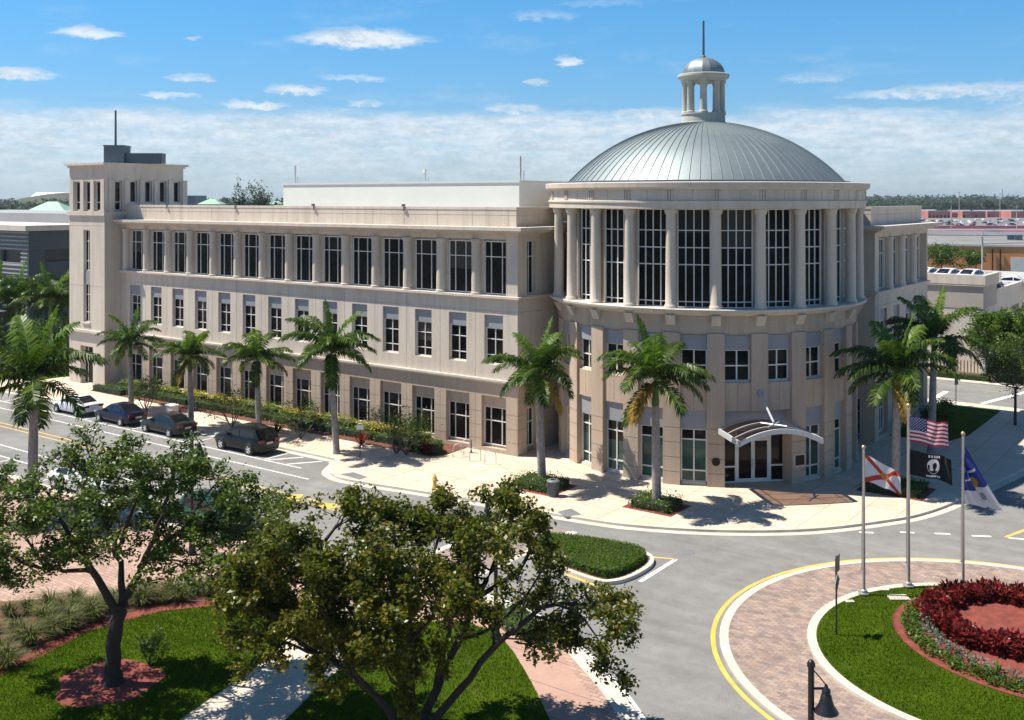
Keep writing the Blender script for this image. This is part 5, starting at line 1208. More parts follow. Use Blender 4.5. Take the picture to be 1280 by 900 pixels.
def car_meshes(S):
    L, Wd = S['L'], S['Wd']; hw = Wd / 2
    body = MB(); rings = []
    for x, f, zb, zt in S['st']:
        w = hw * f; h = zt - zb
        half = [(0, zb), (w * .80, zb), (w * .95, zb + .06), (w, zb + h * .30), (w, zb + h * .58), (w * .965, zb + h * .86), (w * .90, zt - .01), (w * .55, zt + .022), (0, zt + .03)]
        rings.append([(x, y, z) for y, z in half] + [(x, -y, z) for y, z in half[-2:0:-1]])
    k = len(rings[0]); body.v += [p for r in rings for p in r]
    for i in range(len(rings) - 1):
        for j in range(k): body.f.append((i * k + j, i * k + (j + 1) % k, (i + 1) * k + (j + 1) % k, (i + 1) * k + j)); body.m.append(0)
    body.f += [tuple(range(k - 1, -1, -1)), tuple((len(rings) - 1) * k + j for j in range(k))]; body.m += [0, 0]
    # greenhouse
    b0 = len(body.v); g = S['gh']; sh = lambda x: np.interp(x, [s[0] for s in S['st']], [s[3] for s in S['st']])
    for x, f, z in g:
        w = hw * f; wl = hw * .885; zl = min(sh(x) - .02, z - .004)
        t = [(wl, zl), (w, z - .05 if z - .05 > zl else z), (w * .86, z), (0, z + .015)]
        body.v += [(x, y, zz) for y, zz in t] + [(x, -y, zz) for y, zz in t[-2::-1]]
    for i in range(len(g) - 1):
        for j in range(6): body.f.append((b0 + i * 7 + j, b0 + i * 7 + j + 1, b0 + (i + 1) * 7 + j + 1, b0 + (i + 1) * 7 + j)); body.m.append(0)
    body_me = body
    # glazing, slightly proud of the painted shell
    gl = MB(); e = .010
    def lerp(a, b, t): return tuple(a[q] + (b[q] - a[q]) * t for q in range(3))
    def pane(p, ins=(.06, .06), out=(0, 0, 0)):
        a, b, c, d = p
        ab, dc = (lerp(a, b, ins[0]), lerp(a, b, 1 - ins[0])), (lerp(d, c, ins[0]), lerp(d, c, 1 - ins[0]))
        q = [lerp(ab[0], dc[0], ins[1]), lerp(ab[1], dc[1], ins[1]), lerp(ab[1], dc[1], 1 - ins[1]), lerp(ab[0], dc[0], 1 - ins[1])]
        gl.quad(*[tuple(v[i] + out[i] for i in range(3)) for v in q])
    def row(i, s=1): x, f, z = g[i]; return (x, hw * f * s * .86, z)
    for i0, i1, ox in ((len(g) - 1, len(g) - 2, 1), (len(g) - 2, len(g) - 3, 1)):
        a, b = row(i0), row(i1); pane([(a[0], a[1], a[2]), (a[0], -a[1], a[2]), (b[0], -b[1], b[2]), (b[0], b[1], b[2])], (.04, .02), (.012, 0, .014))
    for i0, i1 in ((0, 1), (1, 2)):
        a, b = row(i0), row(i1); pane([(a[0], -a[1], a[2]), (a[0], a[1], a[2]), (b[0], b[1], b[2]), (b[0], -b[1], b[2])], (.06, .02), (-.012, 0, .014))
    xs_ = [q[0] for q in g]
    def sp(x, top):
        z1 = np.interp(x, xs_, [q[2] for q in g]); w1 = hw * np.interp(x, xs_, [q[1] for q in g]); zl = sh(x) + .02; t = .86 if top else .06; z = zl + (z1 - .06 - zl) * t
        return (x, w1 * t + hw * .885 * (1 - t) + .012, z)
    r0, rm, r1 = S['side']
    for s in (1, -1):
        for a, b in ((r0, rm - .05), (rm + .05, r1)):
            p = [sp(a, 0), sp(b + (.22 if b == r1 else 0), 0), sp(b, 1), sp(a + (.18 if a == r0 else 0), 1)]; p = [(x, y * s, z) for x, y, z in p]; gl.quad(*(p if s < 0 else p[::-1]))
    # wheel arches
    ar = MB(); ar.tube([(0, -.16, .01), (0, .006, .01)], S['wr'] + .07, 24)
    return body_me.mesh('body', None, 35), gl.mesh('glazing', M['carglass']), ar.mesh('wheel_arch', M['black'], 40)
def wheel_mesh(r):
    t = MB(); t.lathe([(r * .62, -.10), (r * .93, -.11), (r, -.07), (r, .07), (r * .93, .11), (r * .62, .10)], 0, 0, 24); tm = t.mesh('tyre', M['tyre'], 40)
    q = MB(); q.lathe([(0, .085), (r * .16, .085), (r * .17, .06)], 0, 0, 16)
    for k in range(5):
        a = k * 2 * math.pi / 5; d = Vector((math.cos(a), math.sin(a), 0)); n = Vector((-d.y, d.x, 0)) * r * .10
        q.quad(d * r * .1 - n + Vector((0, 0, .075)), d * r * .1 + n + Vector((0, 0, .075)), d * r * .64 + n * 1.3 + Vector((0, 0, .09)), d * r * .64 - n * 1.3 + Vector((0, 0, .09)))
    q.lathe([(r * .56, .075), (r * .64, .095), (r * .66, .08)], 0, 0, 24); q.lathe([(0, .01), (r * .63, .01)], 0, 0, 20, m=1)
    return tm, q.mesh('rim', [M['rim'], M['black']], 40)
CARS = {}
def car(kind, colour, loc, rot, label, name='parked_car'):
    S = SED if kind == 'sedan' else SUV
    if kind not in CARS: CARS[kind] = (*car_meshes(S), *wheel_mesh(S['wr']))
    bm_, gm, am, tm, rm = CARS[kind]; o = empty(name, loc, rot, label, 'car', 'parked cars'); hw = S['Wd'] / 2; L = S['L'] / 2
    b = bm_.copy(); b.materials.clear(); b.materials.append(PA[colour]); link('body', b, o); link('window_glass', gm, o)
    for x in S['wheels']:
        for s in (1, -1):
            link('wheel_arch', am, o, (x, s * hw, S['wr']), (0, 0, 0 if s > 0 else math.pi))
            w = link('wheel', tm, o, (x, s * (hw - .055), S['wr']), (R(-90 * s), 0, 0)); link('rim', rm, w)
    zl = S['st'][2][3]
    for s in (1, -1):
        t = MB(); t.box(-L - .012, -L + .16, s * hw * .90 if s < 0 else hw * .44, s * hw * .44 if s < 0 else hw * .90, zl - .26, zl - .10); t.build('tail_light', M['redlamp'], o)
        h = MB(); h.box(L - .30, L - .06, -hw * .80 if s < 0 else hw * .48, -hw * .48 if s < 0 else hw * .80, .60 if kind == 'sedan' else .80, .70 if kind == 'sedan' else .92); h.build('headlight', M['clearlamp'], o)
        mm = MB(); mm.box(.62, .80, s * (hw + .02) - .10, s * (hw + .02) + .10, zl - .03, zl + .11, taper=.02); mm.build('wing_mirror', PA[colour], o)
        for x in (-.62, .40): dh = MB(); dh.box(x, x + .20, s * hw * .985 - .015, s * hw * .985 + .015, zl - .18, zl - .15); dh.build('door_handle', PA[colour], o)
    p = MB(); p.box(-L - .02, -L + .05, -.26, .26, zl - .40, zl - .27); p.build('number_plate', M['plate'], o)
    bb = MB(); bb.box(-L - .01, -L + .3, -hw * .75, hw * .75, .27, .40); bb.build('bumper', M['black'], o)
    return o
FRW = BROT + math.pi
car('suv', 'black', W(-16.3, -8.85), FRW, 'black sport utility car parked alone before the hatched end of the bay')
car('sedan', 'grey', W(-25.0, -8.85), FRW, 'dark grey sedan parked between the blue sedan and the black car')
car('sedan', 'blue', W(-31.0, -8.80), FRW, 'dark blue sedan parked between the white car and the grey sedan')
car('sedan', 'white', W(-36.8, -8.85), FRW, 'white sedan parked behind the dark blue sedan, partly behind palm leaves')
car('sedan', 'white', W(-16.4, -20.85), BROT, 'white car parked at the near kerb, seen through the oak branches')
car('suv', 'green', W(-3.9, -20.85), BROT, 'dark green car parked at the near kerb, nose towards the crossing')

# ================================================================== street furniture
def lamp(base, h, ang, label):
    o = empty('street_lamp', base, ang, label, 'street lamp', 'black street lamps with bell shades')
    m = MB(); m.lathe([(0, 0), (.22, 0), (.22, .12), (.16, .2), (.13, .6), (.085, .75), (.075, h - .05), (.10, h - .03), (.10, h + .05), (.06, h + .12), (0, h + .15)], 0, 0, 16); m.build('pole', M['black'], o, 40)
    ha = h - .58
    m = MB(); m.tube([(0, 0, ha), (.34, 0, ha + .06), (.35, 0, ha + .16), (.37, 0, ha + .16)], .032, 8); m.tube([(.03, 0, h - .08), (.22, 0, h - .28), (.35, 0, ha + .15)], .018, 6); m.build('bracket', M['black'], o, 40)
    m = MB(); z = ha + .08
    m.lathe([(0, z + .06), (.04, z + .06), (.05, z), (.10, z - .04), (.11, z - .12), (.095, z - .15), (.13, z - .19), (.15, z - .30), (.20, z - .44), (.29, z - .57), (.30, z - .60), (.27, z - .60), (.18, z - .46), (0, z - .40)], .36, 0, 24); m.build('lamp_shade', M['black'], o, 50)
lamp(at(240, 693, KH), 5.75, R(-8), 'black bell lamp rising beside the oak crown near the parked green car')
lamp(Vector((7.42, 25.8, KH)), 5.28, R(-20), 'black bell lamp cut by the bottom picture edge before the roundabout')
lamp(Vector((-.62, 39.9, KH)), 5.6, R(150), 'black lamp mostly hidden by the brownish foreground tree')
# flagpoles
def flagpole(base, h, label, r=.075):
    o = empty('flagpole', base, 0, label, 'flagpole', 'flagpoles on the roundabout')
    MB().lathe([(0, 0), (.24, 0), (.24, .05), (.15, .06), (.15, .16), (r, .2), (r * .62, h), (0, h)], 0, 0, 16).build('pole', M['pole'], o, 40)
    MB().lathe([(.09 * math.sin(R(q)), h + .08 - .09 * math.cos(R(q))) for q in range(0, 181, 15)], 0, 0, 14).build('ball', M['gold'], o, 60)
    MB().tube([(-r - .02, -.02, 1.0), (-.075, -.02, h - .1)], .008, 4).tube([(-.16, -.02, 1.0), (-.05, -.02, 1.05)], .018, 4).build('halyard', M['black'], o)
M['pole'] = surf('brushed_pole', (.56, .54, .52), .35, .7, .08, 2, 10)
PB = [at(1079.6, 742, .2), at(1135.5, 732.5, .2), at(1203.8, 731, .2)]
flagpole(PB[0], 6.15, 'leftmost and shortest flagpole with the red crossed flag'); flagpole(PB[1], 7.75, 'tallest middle flagpole carrying two flags', .085); flagpole(PB[2], 6.5, 'right flagpole with the limp blue and white flag')
def flag(hoist_top, fn, colour_fn, mats, label, nx=120, ny=78):
    """cloth grid: fn(s,t) -> offset from the hoist top; every cell takes the colour of its place on the flag"""
    V = [fn(i / nx, j / ny) for j in range(ny + 1) for i in range(nx + 1)]
    F = [(j * (nx + 1) + i, j * (nx + 1) + i + 1, (j + 1) * (nx + 1) + i + 1, (j + 1) * (nx + 1) + i) for j in range(ny) for i in range(nx)]
    mi = [colour_fn((i + .5) / nx, (j + .5) / ny) for j in range(ny) for i in range(nx)]
    me = mesh_np('flag', V, F, mats, mi); me.polygons.foreach_set('use_smooth', [True] * len(F))
    o = link('flag', me, None, hoist_top); return tag(o, label, 'flag', 'flags on the roundabout poles')
def cloth(name, c):
    m, nt, b = newmat(name); nt.links.new(ramp(nt, noise_node(nt, 30, 3, .6), [(.3, sc(c, .92)), (.7, c)]), b.inputs['Base Color']); setin(b, Roughness=.8)
    tr = nt.nodes.new('ShaderNodeBsdfTranslucent'); tr.inputs[0].default_value = (*c, 1); mx = nt.nodes.new('ShaderNodeMixShader'); mx.inputs[0].default_value = .3
    nt.links.new(b.outputs[0], mx.inputs[1]); nt.links.new(tr.outputs[0], mx.inputs[2]); nt.links.new(mx.outputs[0], nt.nodes['Material Output'].inputs[0]); return m
CL = {n: cloth('cloth_' + n, c) for n, c in dict(red=(.50, .025, .045), white=(.72, .72, .72), blue=(.020, .028, .13), black=(.012, .012, .014), orange=(.62, .20, .05), flagred=(.58, .05, .03), royal=(.03, .05, .26), gold=(.55, .33, .05), grey=(.28, .29, .30)).items()}
def star(x, y, cx, cy, r):
    dx, dy = x - cx, y - cy; d = math.hypot(dx, dy)
    if d > r: return False
    a = (math.atan2(dx, -dy)) % (2 * math.pi / 5); a = min(a, 2 * math.pi / 5 - a); k = r * math.sin(R(18)) / math.sin(R(180 - 18) - a) if True else 0
    return d < k
stars = [((i + 1) / 12 * .40, (j + 1) / 10 * 7 / 13) for j in range(9) for i in range(11) if (i + j) % 2 == 0]
def us(s, t):
    if s < .40 and t < 7 / 13: return 1 if any(star(s * 1.75, t, a * 1.75, b, .036) for a, b in stars) else 2
    return 0 if int(t * 13) % 2 == 0 else 1
def wave(L, Hh, drop, amp, ph, shear=0.0):
    def fn(s, t): y = amp * s ** .7 * math.sin(7.5 * s + ph + t * 1.2) + .03 * math.sin(17 * s + 3 * t); return (L * s * (1 - .04 * math.cos(6 * s + t)) + .06, y, -Hh * t - drop * s ** 1.15 + shear * s * (t - .5) + .05 * math.sin(8 * s + ph) * s)
    return fn
def zoff(b, py): return Vector((b.x, b.y, CAM_H - (py - HOR) * b.y / FOC))
flag(zoff(PB[1], 520), wave(1.78, 1.10, .36, .16, .4), us, [CL['red'], CL['white'], CL['blue']], 'red and white striped flag with a starry blue canton on the middle pole', 210, 130)
def pow_(s, t):
    x, y = (s - .56) * 1.65, t - .50; d = math.hypot(x, y * .95)
    if d < .29:
        if d > .275: return 1
        hx, hy = x - .035, y + .02
        head = (hx / .115) ** 2 + (hy / .14) ** 2 < 1 or (hx - .05) ** 2 + (hy - .02) ** 2 < .0022
        neck = abs(hx + .02 - (hy - .1) * .1) < .065 and .08 < hy < .22
        should = y > .17 and abs(x) < .19
        if head or neck or should: return 0
        if -.26 < x < -.19 and y > -.05: return 0
        return 1
    if .05 < t < .15 and abs(s - .56) < .16 and int(s * 46) % 3 != 0: return 1
    if .86 < t < .93 and abs(s - .56) < .2 and int(s * 60) % 3 != 0: return 1
    return 0
flag(zoff(PB[1], 562), wave(1.85, 1.08, .42, .15, 2.0), pow_, [CL['black'], CL['white']], 'black flag with a round white emblem, lower on the middle pole', 150, 100)
def saltire(s, t):
    if ((s - .5) * 1.5) ** 2 + (t - .5) ** 2 < .024: return 2 if ((s - .5) * 1.5) ** 2 + (t - .5) ** 2 < .013 else 3
    return 1 if abs(s - t) < .105 or abs(s - (1 - t)) < .105 else 0
flag(zoff(PB[0], 568), wave(1.58, 1.12, .78, .16, 1.2, .25), saltire, [CL['white'], CL['flagred'], CL['orange'], CL['gold']], 'white flag with a red diagonal cross on the left pole', 130, 90)
def limp(s, t):
    A, B_, C_, D_ = Vector((.05, 0, 0)), Vector((1.55, -.25, -2.75)), Vector((.12, .1, -2.6)), Vector((.05, 0, -1.25)); p = A.lerp(B_, s).lerp(D_.lerp(C_, s), t)
    return (p.x + .06 * math.sin(9 * t + 3 * s), p.y + .16 * math.sin(13 * t + 4 * s) * min(1, 3 * s + .15), p.z)
def county(s, t):
    if (s - .52) ** 2 * 1.4 + (t - .42) ** 2 < .018: return 2
    if .28 < s < .33 and .2 < t < .9: return 1
    if s < .62: return 0
    return 3 if (s - .80) ** 2 + (t - .3) ** 2 < .006 else 1
flag(zoff(PB[2], 556), limp, county, [CL['royal'], CL['white'], CL['gold'], CL['grey']], 'limp blue and white flag hanging from the right pole', 110, 80)

# sign post on the roundabout
def signpost(base, h, plates, label, rz=0, name='sign_post', cat='sign'):
    o = empty(name, base, rz, label, cat); MB().tube([(0, 0, -.05), (0, 0, h)], .035, 6).build('post', M['black'], o)
    for z, w, hh, shape, mat in plates:
        m = MB()
        if shape == 'd': P_ = [(0, -.03, z - hh / 2), (w / 2, -.03, z), (0, -.03, z + hh / 2), (-w / 2, -.03, z)]
        else: P_ = [(-w / 2, -.03, z - hh / 2), (w / 2, -.03, z - hh / 2), (w / 2, -.03, z + hh / 2), (-w / 2, -.03, z + hh / 2)]
        m.quad(*P_); m.quad(*[(x, -.05, zz) for x, _, zz in P_][::-1])
        for i in range(4): a, b = P_[i], P_[(i + 1) % 4]; m.quad(a, b, (b[0], -.05, b[2]), (a[0], -.05, a[2]))
        m.build('sign_plate', mat, o)
    return o
signpost(at(1045.4, 792, .2), 3.0, [(2.70, .62, .62, 'r', M['dark_steel']), (2.02, .62, .62, 'd', M['dark_steel'])], 'thin post with a square and a diamond plate seen edge on at the roundabout rim', R(58))
signpost(at(450, 572, KH), 2.15, [(1.98, .46, .30, 'r', M['frame'])], 'small white sign on a thin post beside the bed end', R(8))
signpost(at(1195, 507, KH), 2.3, [(2.0, .45, .6, 'r', M['dark_steel'])], 'thin dark sign post at the far side street corner', R(30))
# fire hydrant
def hydrant(base):
    o = empty('fire_hydrant', base, 0, 'yellow orange fire hydrant alone on the pale corner pavement', 'fire hydrant'); y = surf('hydrant_paint', (.62, .30, .03), .45, 0, .12, 5, 20)
    b = MB().lathe([(0, 0), (.17, 0), (.17, .05), (.115, .06), (.11, .42), (.15, .43), (.15, .48), (.12, .50), (.12, .56), (.09, .64), (.04, .69), (.035, .76), (0, .76)], 0, 0, 18).build('barrel', y, o, 40)
    for a in (0, 90, 180): MB().tube([(.09, 0, .38), (.19, 0, .38)], .055, 10).tube([(.19, 0, .38), (.22, 0, .38)], .04, 6).build('nozzle', y, o, 40, rot=(0, 0, R(a - 90)))
hydrant(at(543.5, 609, KH))
# litter bin
c = at(691.5, 620, KH); o = empty('litter_bin', c, 0, 'grey slatted round litter bin beside the corner palm', 'litter bin')
m = MB(); m.lathe([(0, .02), (.27, .02), (.29, .1), (.33, .82), (.30, .82), (.28, .2), (0, .2)], 0, 0, 26); m.build('body', surf('bin_paint', (.11, .125, .14), .5, .2, .1, 3, 12), o, 40)
m = MB()
for k in range(26): a = k * 2 * math.pi / 26; m.tube([(.305 * math.cos(a), .305 * math.sin(a), .1), (.345 * math.cos(a), .345 * math.sin(a), .8)], .014, 4)
m.build('slat', M['dark_steel'], o)
m = MB(); m.lathe([(.30, .80), (.37, .82), (.38, .88), (.30, .94), (.17, .95), (.16, .90), (.17, .86)], 0, 0, 26); m.build('lid', surf('bin_lid', (.15, .17, .19), .45, .2, .1, 3, 12), o, 40)
# bicycle racks
RK = MB(); RK.tube([(-.36, 0, -.03)] + [(-.36 * math.cos(R(q)), 0, .50 + .36 * math.sin(R(q))) for q in range(0, 181, 15)] + [(.36, 0, -.03)], .026, 8); RKM = RK.mesh('bicycle_rack', M['steel'], 60)
for (px, py), lab in zip(((573, 571), (583, 565.5), (594, 576), (613, 580)), ('leftmost steel hoop of the bicycle racks', 'steel bicycle hoop nearest the wall', 'steel bicycle hoop second from the right', 'rightmost steel hoop of the bicycle racks')):
    tag(link('bicycle_rack', RKM, None, at(px, py, KH), (0, 0, R(12))), lab, 'bicycle rack', 'bicycle racks by the long wing')
m = MB(); m.lathe([(0, 0), (.12, 0), (.12, .03), (.05, .05), (.045, .8), (.07, .84), (0, .9)], 0, 0, 12); tag(m.build('bollard', M['dark_steel'], None, 40, loc=at(589, 566, KH)), 'short dark bollard against the long wing by the racks', 'bollard')
for px, py, lab in ((700, 745, 'round iron manhole cover in the roadway left of the roundabout'), (860, 690, 'round iron manhole cover in the roadway before the entrance')):
    p = at(px, py); m = MB(); m.tube([(0, 0, -.02), (0, 0, .009)], .34, 28); tag(m.build('manhole_cover', M['pad'], None, 40, loc=p), lab, 'manhole cover')
# white box on the pavement behind the grey sedan
c = at(215, 520, KH); o = empty('utility_cabinet', c, BROT, 'small white topped cabinet on the pavement behind the grey sedan', 'cabinet')
MB().box(-.42, .42, -.28, .28, 0, .82).build('body', M['steel'], o); MB().box(-.47, .47, -.33, .33, .821, .90).build('lid', M['frame'], o)

# ================================================================== beyond the building
def louvre(name, c, k):
    m, nt, b = newmat(name); g_ = nt.nodes.new('ShaderNodeNewGeometry'); w = nt.nodes.new('ShaderNodeTexWave'); w.wave_type = 'BANDS'; w.bands_direction = 'Z'; w.inputs['Scale'].default_value = k
    nt.links.new(g_.outputs['Position'], w.inputs['Vector']); nt.links.new(ramp(nt, w.outputs['Fac'], [(.3, sc(c, .55)), (.6, c)]), b.inputs['Base Color']); setin(b, Roughness=.7); return m
# parking garage at the left
gc = Vector(((36 - 640) * 125 / FOC, 125.0, 0)); G = empty('parking_garage', gc, BROT, 'grey parking garage with horizontal louvres behind the corner tower', 'building')
gz = 13.75
mb = MB(); fg = lambda s, d, z: (-s, d, z); fr_ = lambda s, d, z: (-d, s, z)
wall_holes(mb, fg, 0, 60, 0, gz - .65, [(1.6 + 7.5 * k, 6.6 + 7.5 * k, z, z + 1.45, .6, True) for k in range(8) for z in (9.2, 5.6, 2.0)]); mb.build('wall', M['garage_light'] if 'garage_light' in M else surf('garage_panel', (.20, .20, .20), .8, 0, .1, .3, 4), G)
mb = MB(); wall_holes(mb, fr_, 0, 30, 0, gz - .65, [(2.0, 12.5, 9.25, 10.7, .6, True), (14, 26, 9.25, 10.7, .6, True), (2.0, 26, 5.6, 7.1, .6, True), (2, 12, .1, 3.2, .6, True)]); mb.build('wall', surf('garage_side_shaded', (.075, .085, .095), .8, 0, .1, .3, 4), G)  # face turned from the sun: its shade is put into the darker wall colour
mb = MB()
for k in range(8):
    for z in (9.2, 5.6, 2.0): mb.mapped(fg, 1.62 + 7.5 * k, 6.58 + 7.5 * k, .40, .45, z + .02, z + 1.43)
for a, b in ((2.02, 12.48), (14.02, 25.98)): mb.mapped(fr_, a, b, .4, .45, 9.27, 10.68)
mb.build('deck_shade_sheet', M['black'], G)  # black sheets in the openings paint the shade inside the decks
mb = MB()
for k in range(26):
    z = .3 + k * .5
    for a, b in ((0, 1.5), (6.7, 9.0), (14.2, 16.5), (21.7, 24), (29.2, 60)) if any(abs(z - q - .7) < .85 for q in (9.2, 5.6, 2.0)) else ((0, 60),): mb.mapped(fg, a, b, -.22, -.02, z, z + .16)
mb.build('louvre', surf('garage_louvre', (.36, .36, .355), .7, 0, .1, .5, 4), G)
mb = MB()
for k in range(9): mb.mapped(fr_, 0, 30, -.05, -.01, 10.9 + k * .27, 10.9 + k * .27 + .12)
mb.build('louvre', surf('garage_louvre_shaded', (.10, .11, .12), .7, 0, .1, .5, 4), G)  # louvres on the unlit side, shade painted in as a darker colour
mb = MB(); mb.box(-60, .9, -.9, 31, gz - .65, gz); mb.build('roof_slab', M['trim'], G)
mb = MB(); mb.box(-60, -3, 9, 30, gz + .01, gz + 1.25); mb.build('upper_parapet', surf('garage_upper', (.30, .31, .32), .85, 0, .1, .3, 4), G)
mb = MB(); mb.box(-8, -2.5, -3.5, -.95, 0, 3.4, taper=0); mb.build('entrance_block', surf('garage_entrance', (.06, .062, .065), .9), G)

# low tan building with roof parking at the right
lb = empty('parking_building', W(17.3, 52.0), BROT, 'low tan building with cars parked on its roof beyond the right wing', 'building')
tanw = stone_mat('tan_stucco', (.60, .55, .49)); 
mb = MB(); mb.box(-40, 0, 0, 5.8, 0, 6.4); mb.build('wall', tanw, lb)
mb = MB(); mb.box(-40.05, .05, -.05, 5.85, 6.4, 8.55); mb.build('band', surf('brown_band', (.40, .345, .30), .85, 0, .1, .3, 5), lb)
mb = MB(); mb.box(-40.2, .22, -.22, 6.0, 8.55, 8.72); mb.mapped(lambda s, d, z: (-s, d, z), -.25, 40, -.25, .15, 8.72, 9.62); mb.mapped(lambda s, d, z: (-d, s, z), .151, 6.0, -.25, .15, 8.72, 9.62); mb.build('parapet', M['stone'], lb)
mb = MB(); mb.box(-40, -.2, .2, 9.7, 8.30, 8.45); mb.build('roof_deck', M['roof'], lb)
mb = MB(); wall_holes(mb, lambda s, d, z: (-d, 5.8 + s, z), 0, 45, 0, 7.5, [(1.4 + 6 * k, 5.6 + 6 * k, 3.4, 5.6, .8, True) for k in range(7)] + [(1.4 + 6 * k, 5.6 + 6 * k, .2, 2.6, .8, True) for k in range(7)]); mb.build('wall', tanw, lb)
mb = MB(); mb.mapped(lambda s, d, z: (-d, 5.8 + s, z), 0, 45, -.1, .3, 7.5, 7.9); mb.build('coping', M['trim'], lb)
mb = MB(); mb.box(-40, -.35, 9.71, 10.0, 0, 9.4); mb.build('rear_parapet', tanw, lb); mb = MB(); mb.box(-40, -.35, 10.01, 50, 6.6, 6.9); mb.build('roof_deck', M['roof'], lb)
for k, (px, Y) in enumerate(((1160, 107.3), (1187, 106), (1216, 104.8))):
    p = Vector(((px - 640) * Y / FOC, Y, 8.46)); car('sedan', 'white', p, BROT + R(80), ('leftmost', 'middle', 'rightmost')[k] + ' of three white cars parked on the roof of the low tan building')
for (px, Y) in ((1268, 116),): car('sedan', 'white', Vector(((px - 640) * Y / FOC, Y, 6.91)), BROT + R(10), 'white car parked alone on the far roof at the right picture edge')

# wall, hedge and trees along the back street
o = empty('garden_wall', W(17.0, 49.6), BROT, 'brown railed garden wall on a low plinth beyond the side street', 'wall'); MB().box(-24, 5, -.15, .15, 0, .6).build('plinth', surf('brown_plinth', (.26, .17, .12), .9), o)
m = MB()
for k in range(96): m.box(-24 + k * .3, -23.9 + k * .3, -.03, .03, .6, 1.7)
m.build('railing', surf('brown_rail', (.20, .12, .08), .8), o)
for k in range(8): MB().box(-24 + k * 4.1, -23.5 + k * 4.1, -.25, .25, .61, 2.0).build('pillar', tanw, o)
hedge('hedge', [W(19.2, 48.5), W(40, 48.5), W(40, 50.5), W(19.2, 50.5)], 2.7, M['hedge_leaf'], 'tall dark hedge beyond the side street at the right', 'hedge', 120, 60, .2, rough=.14, jag=.12)
hedge('hedge', [W(3, 47.9), W(19, 47.9), W(19, 48.7), W(3, 48.7)], .45, M['hedge_leaf'], 'low hedge strip before the brown railed wall', 'hedge', 121, 60, .15)
def leafy(base, h, w, label, seed, mat='hedge_leaf', n=5000, leaf=.2, trunk=.12, clear=.35, name='leafy_tree', group='trees along the side streets', depth=3):
    T = Tree(seed); T.mb.tube([(0, 0, -.1), (.03, .02, h * clear)], [trunk * 1.3, trunk], 8)
    for k in range(7):
        a = k * .9 + T.r.uniform(-.3, .3); e = T.r.uniform(.35, 1.25); T.grow(Vector((.03, .02, h * clear)), Vector((math.cos(a) * math.cos(e), math.sin(a) * math.cos(e), math.sin(e))), h * .24 * (1.0 if e > .8 else w / h), trunk * .5, depth, .1, 0, .6)
    o = empty(name, base, 0, label, 'tree', group); me, _ = T.leaves('crown', M[mat], max(3, int(n / len(T.tw) / .75)), .035 * w + .1, leaf, leaf * .55, seed, up=.4)
    T.mb.build('trunk', M['bark'], o, 60); link('crown', me, o)
leafy(at(1269, 531, KH), 6.6, 5.0, 'slender street tree at the right picture edge above the shaded pavement', 130, 'oak_leaf', 6500, .17, .09, .40)
leafy(W(18.6, 50.6), 6.8, 6, 'bushy tree in front of the low tan building at the right edge', 131, 'hedge_leaf', 10000, .25)
leafy(W(21.2, 49.2), 7.6, 6.5, 'dark tree on the right picture edge beyond the slender street tree', 132, 'hedge_leaf', 10000, .25)
leafy(W(20, 24.5, KH), 2.6, 2.2, 'dark shrub tree against the right wing in the shade', 133, 'hedge_leaf', 1800, .18, .05, .2)
leafy(W(31, 40, KH), 6.4, 5.0, 'street tree whose crown touches the right picture edge', 134, 'oak_leaf', 6000, .18, .1, .35)
for k, (u, v) in enumerate(((19.0, 22), (19.1, 26.5), (19.0, 30.5))): leafy(W(u, v, KH), 1.7, 1.8, 'low dark bush at the foot of the right wing, ' + ('nearest the rotunda', 'second from the rotunda', 'far end of the wing')[k], 140 + k, 'hedge_leaf', 900, .16, .04, .12, 'bush', 'bushes along the right wing', 2)

# ---- the flat city to the horizon
def box_thing(name, label, cat, x0, x1, y0, y1, h, wall, roof, trim=None, group=None, z0=0, openings=0):
    o = empty(name, ((x0 + x1) / 2, y0, 0), 0, label, cat, group); w, d = (x1 - x0) / 2, y1 - y0
    mb = MB(); hs = [(-w + (k + .3) * 2 * w / openings, -w + (k + .75) * 2 * w / openings, .1, min(2.6, h * .6), .4, True) for k in range(openings)]
    wall_holes(mb, lambda s, dd, z: (s, dd, z), -w, w, z0, h, hs); mb.quad((w, 0, z0), (w, d, z0), (w, d, h), (w, 0, h)); mb.quad((-w, d, z0), (-w, 0, z0), (-w, 0, h), (-w, d, h)); mb.quad((w, d, z0), (-w, d, z0), (-w, d, h), (w, d, h)); mb.build('wall', wall, o)
    r = MB(); r.quad((-w, 0, h - .25), (w, 0, h - .25), (w, d, h - .25), (-w, d, h - .25)); r.build('roof', roof, o)
    if trim: t = MB(); t.box(-w - .1, w + .1, -.15, .25, h - .05, h + .45); t.build('coping', trim, o); t = MB(); t.box(-w - .1, w + .1, d - .3, d + .1, h - .05, h + 1.1); t.build('coping', trim, o)
    return o
orange = surf('orange_stucco', (.72, .30, .115), .9, 0, .08, .08, 2); whitew = surf('white_wall', (.66, .65, .63), .85, 0, .08, .1, 2); pinkw = surf('pink_fascia', (.70, .17, .22), .8, 0, .12, .1, 2); greyroof = surf('gravel_roof', (.20, .195, .185), .95, 0, .25, .05, .9); reddoor = surf('red_brown_wall', (.52, .17, .14), .85, 0, .25, .05, .5)
def X(px, Y): return (px - 640) * Y / FOC
o = box_thing('warehouse', 'long low warehouse with an orange wall and grey roof at the right', 'building', X(1120, 242), X(1420, 242), 242, 322, 5.8, orange, greyroof, whitew); o.rotation_euler.z = R(-18)
for px, w, h_ in ((1276, 4.4, 3.2),): mb = MB(); mb.box(-w / 2, w / 2, -.12, .1, .05, h_); mb.build('loading_door', whitew, o, loc=(X(px, 242) - o.location.x, 0, 0))
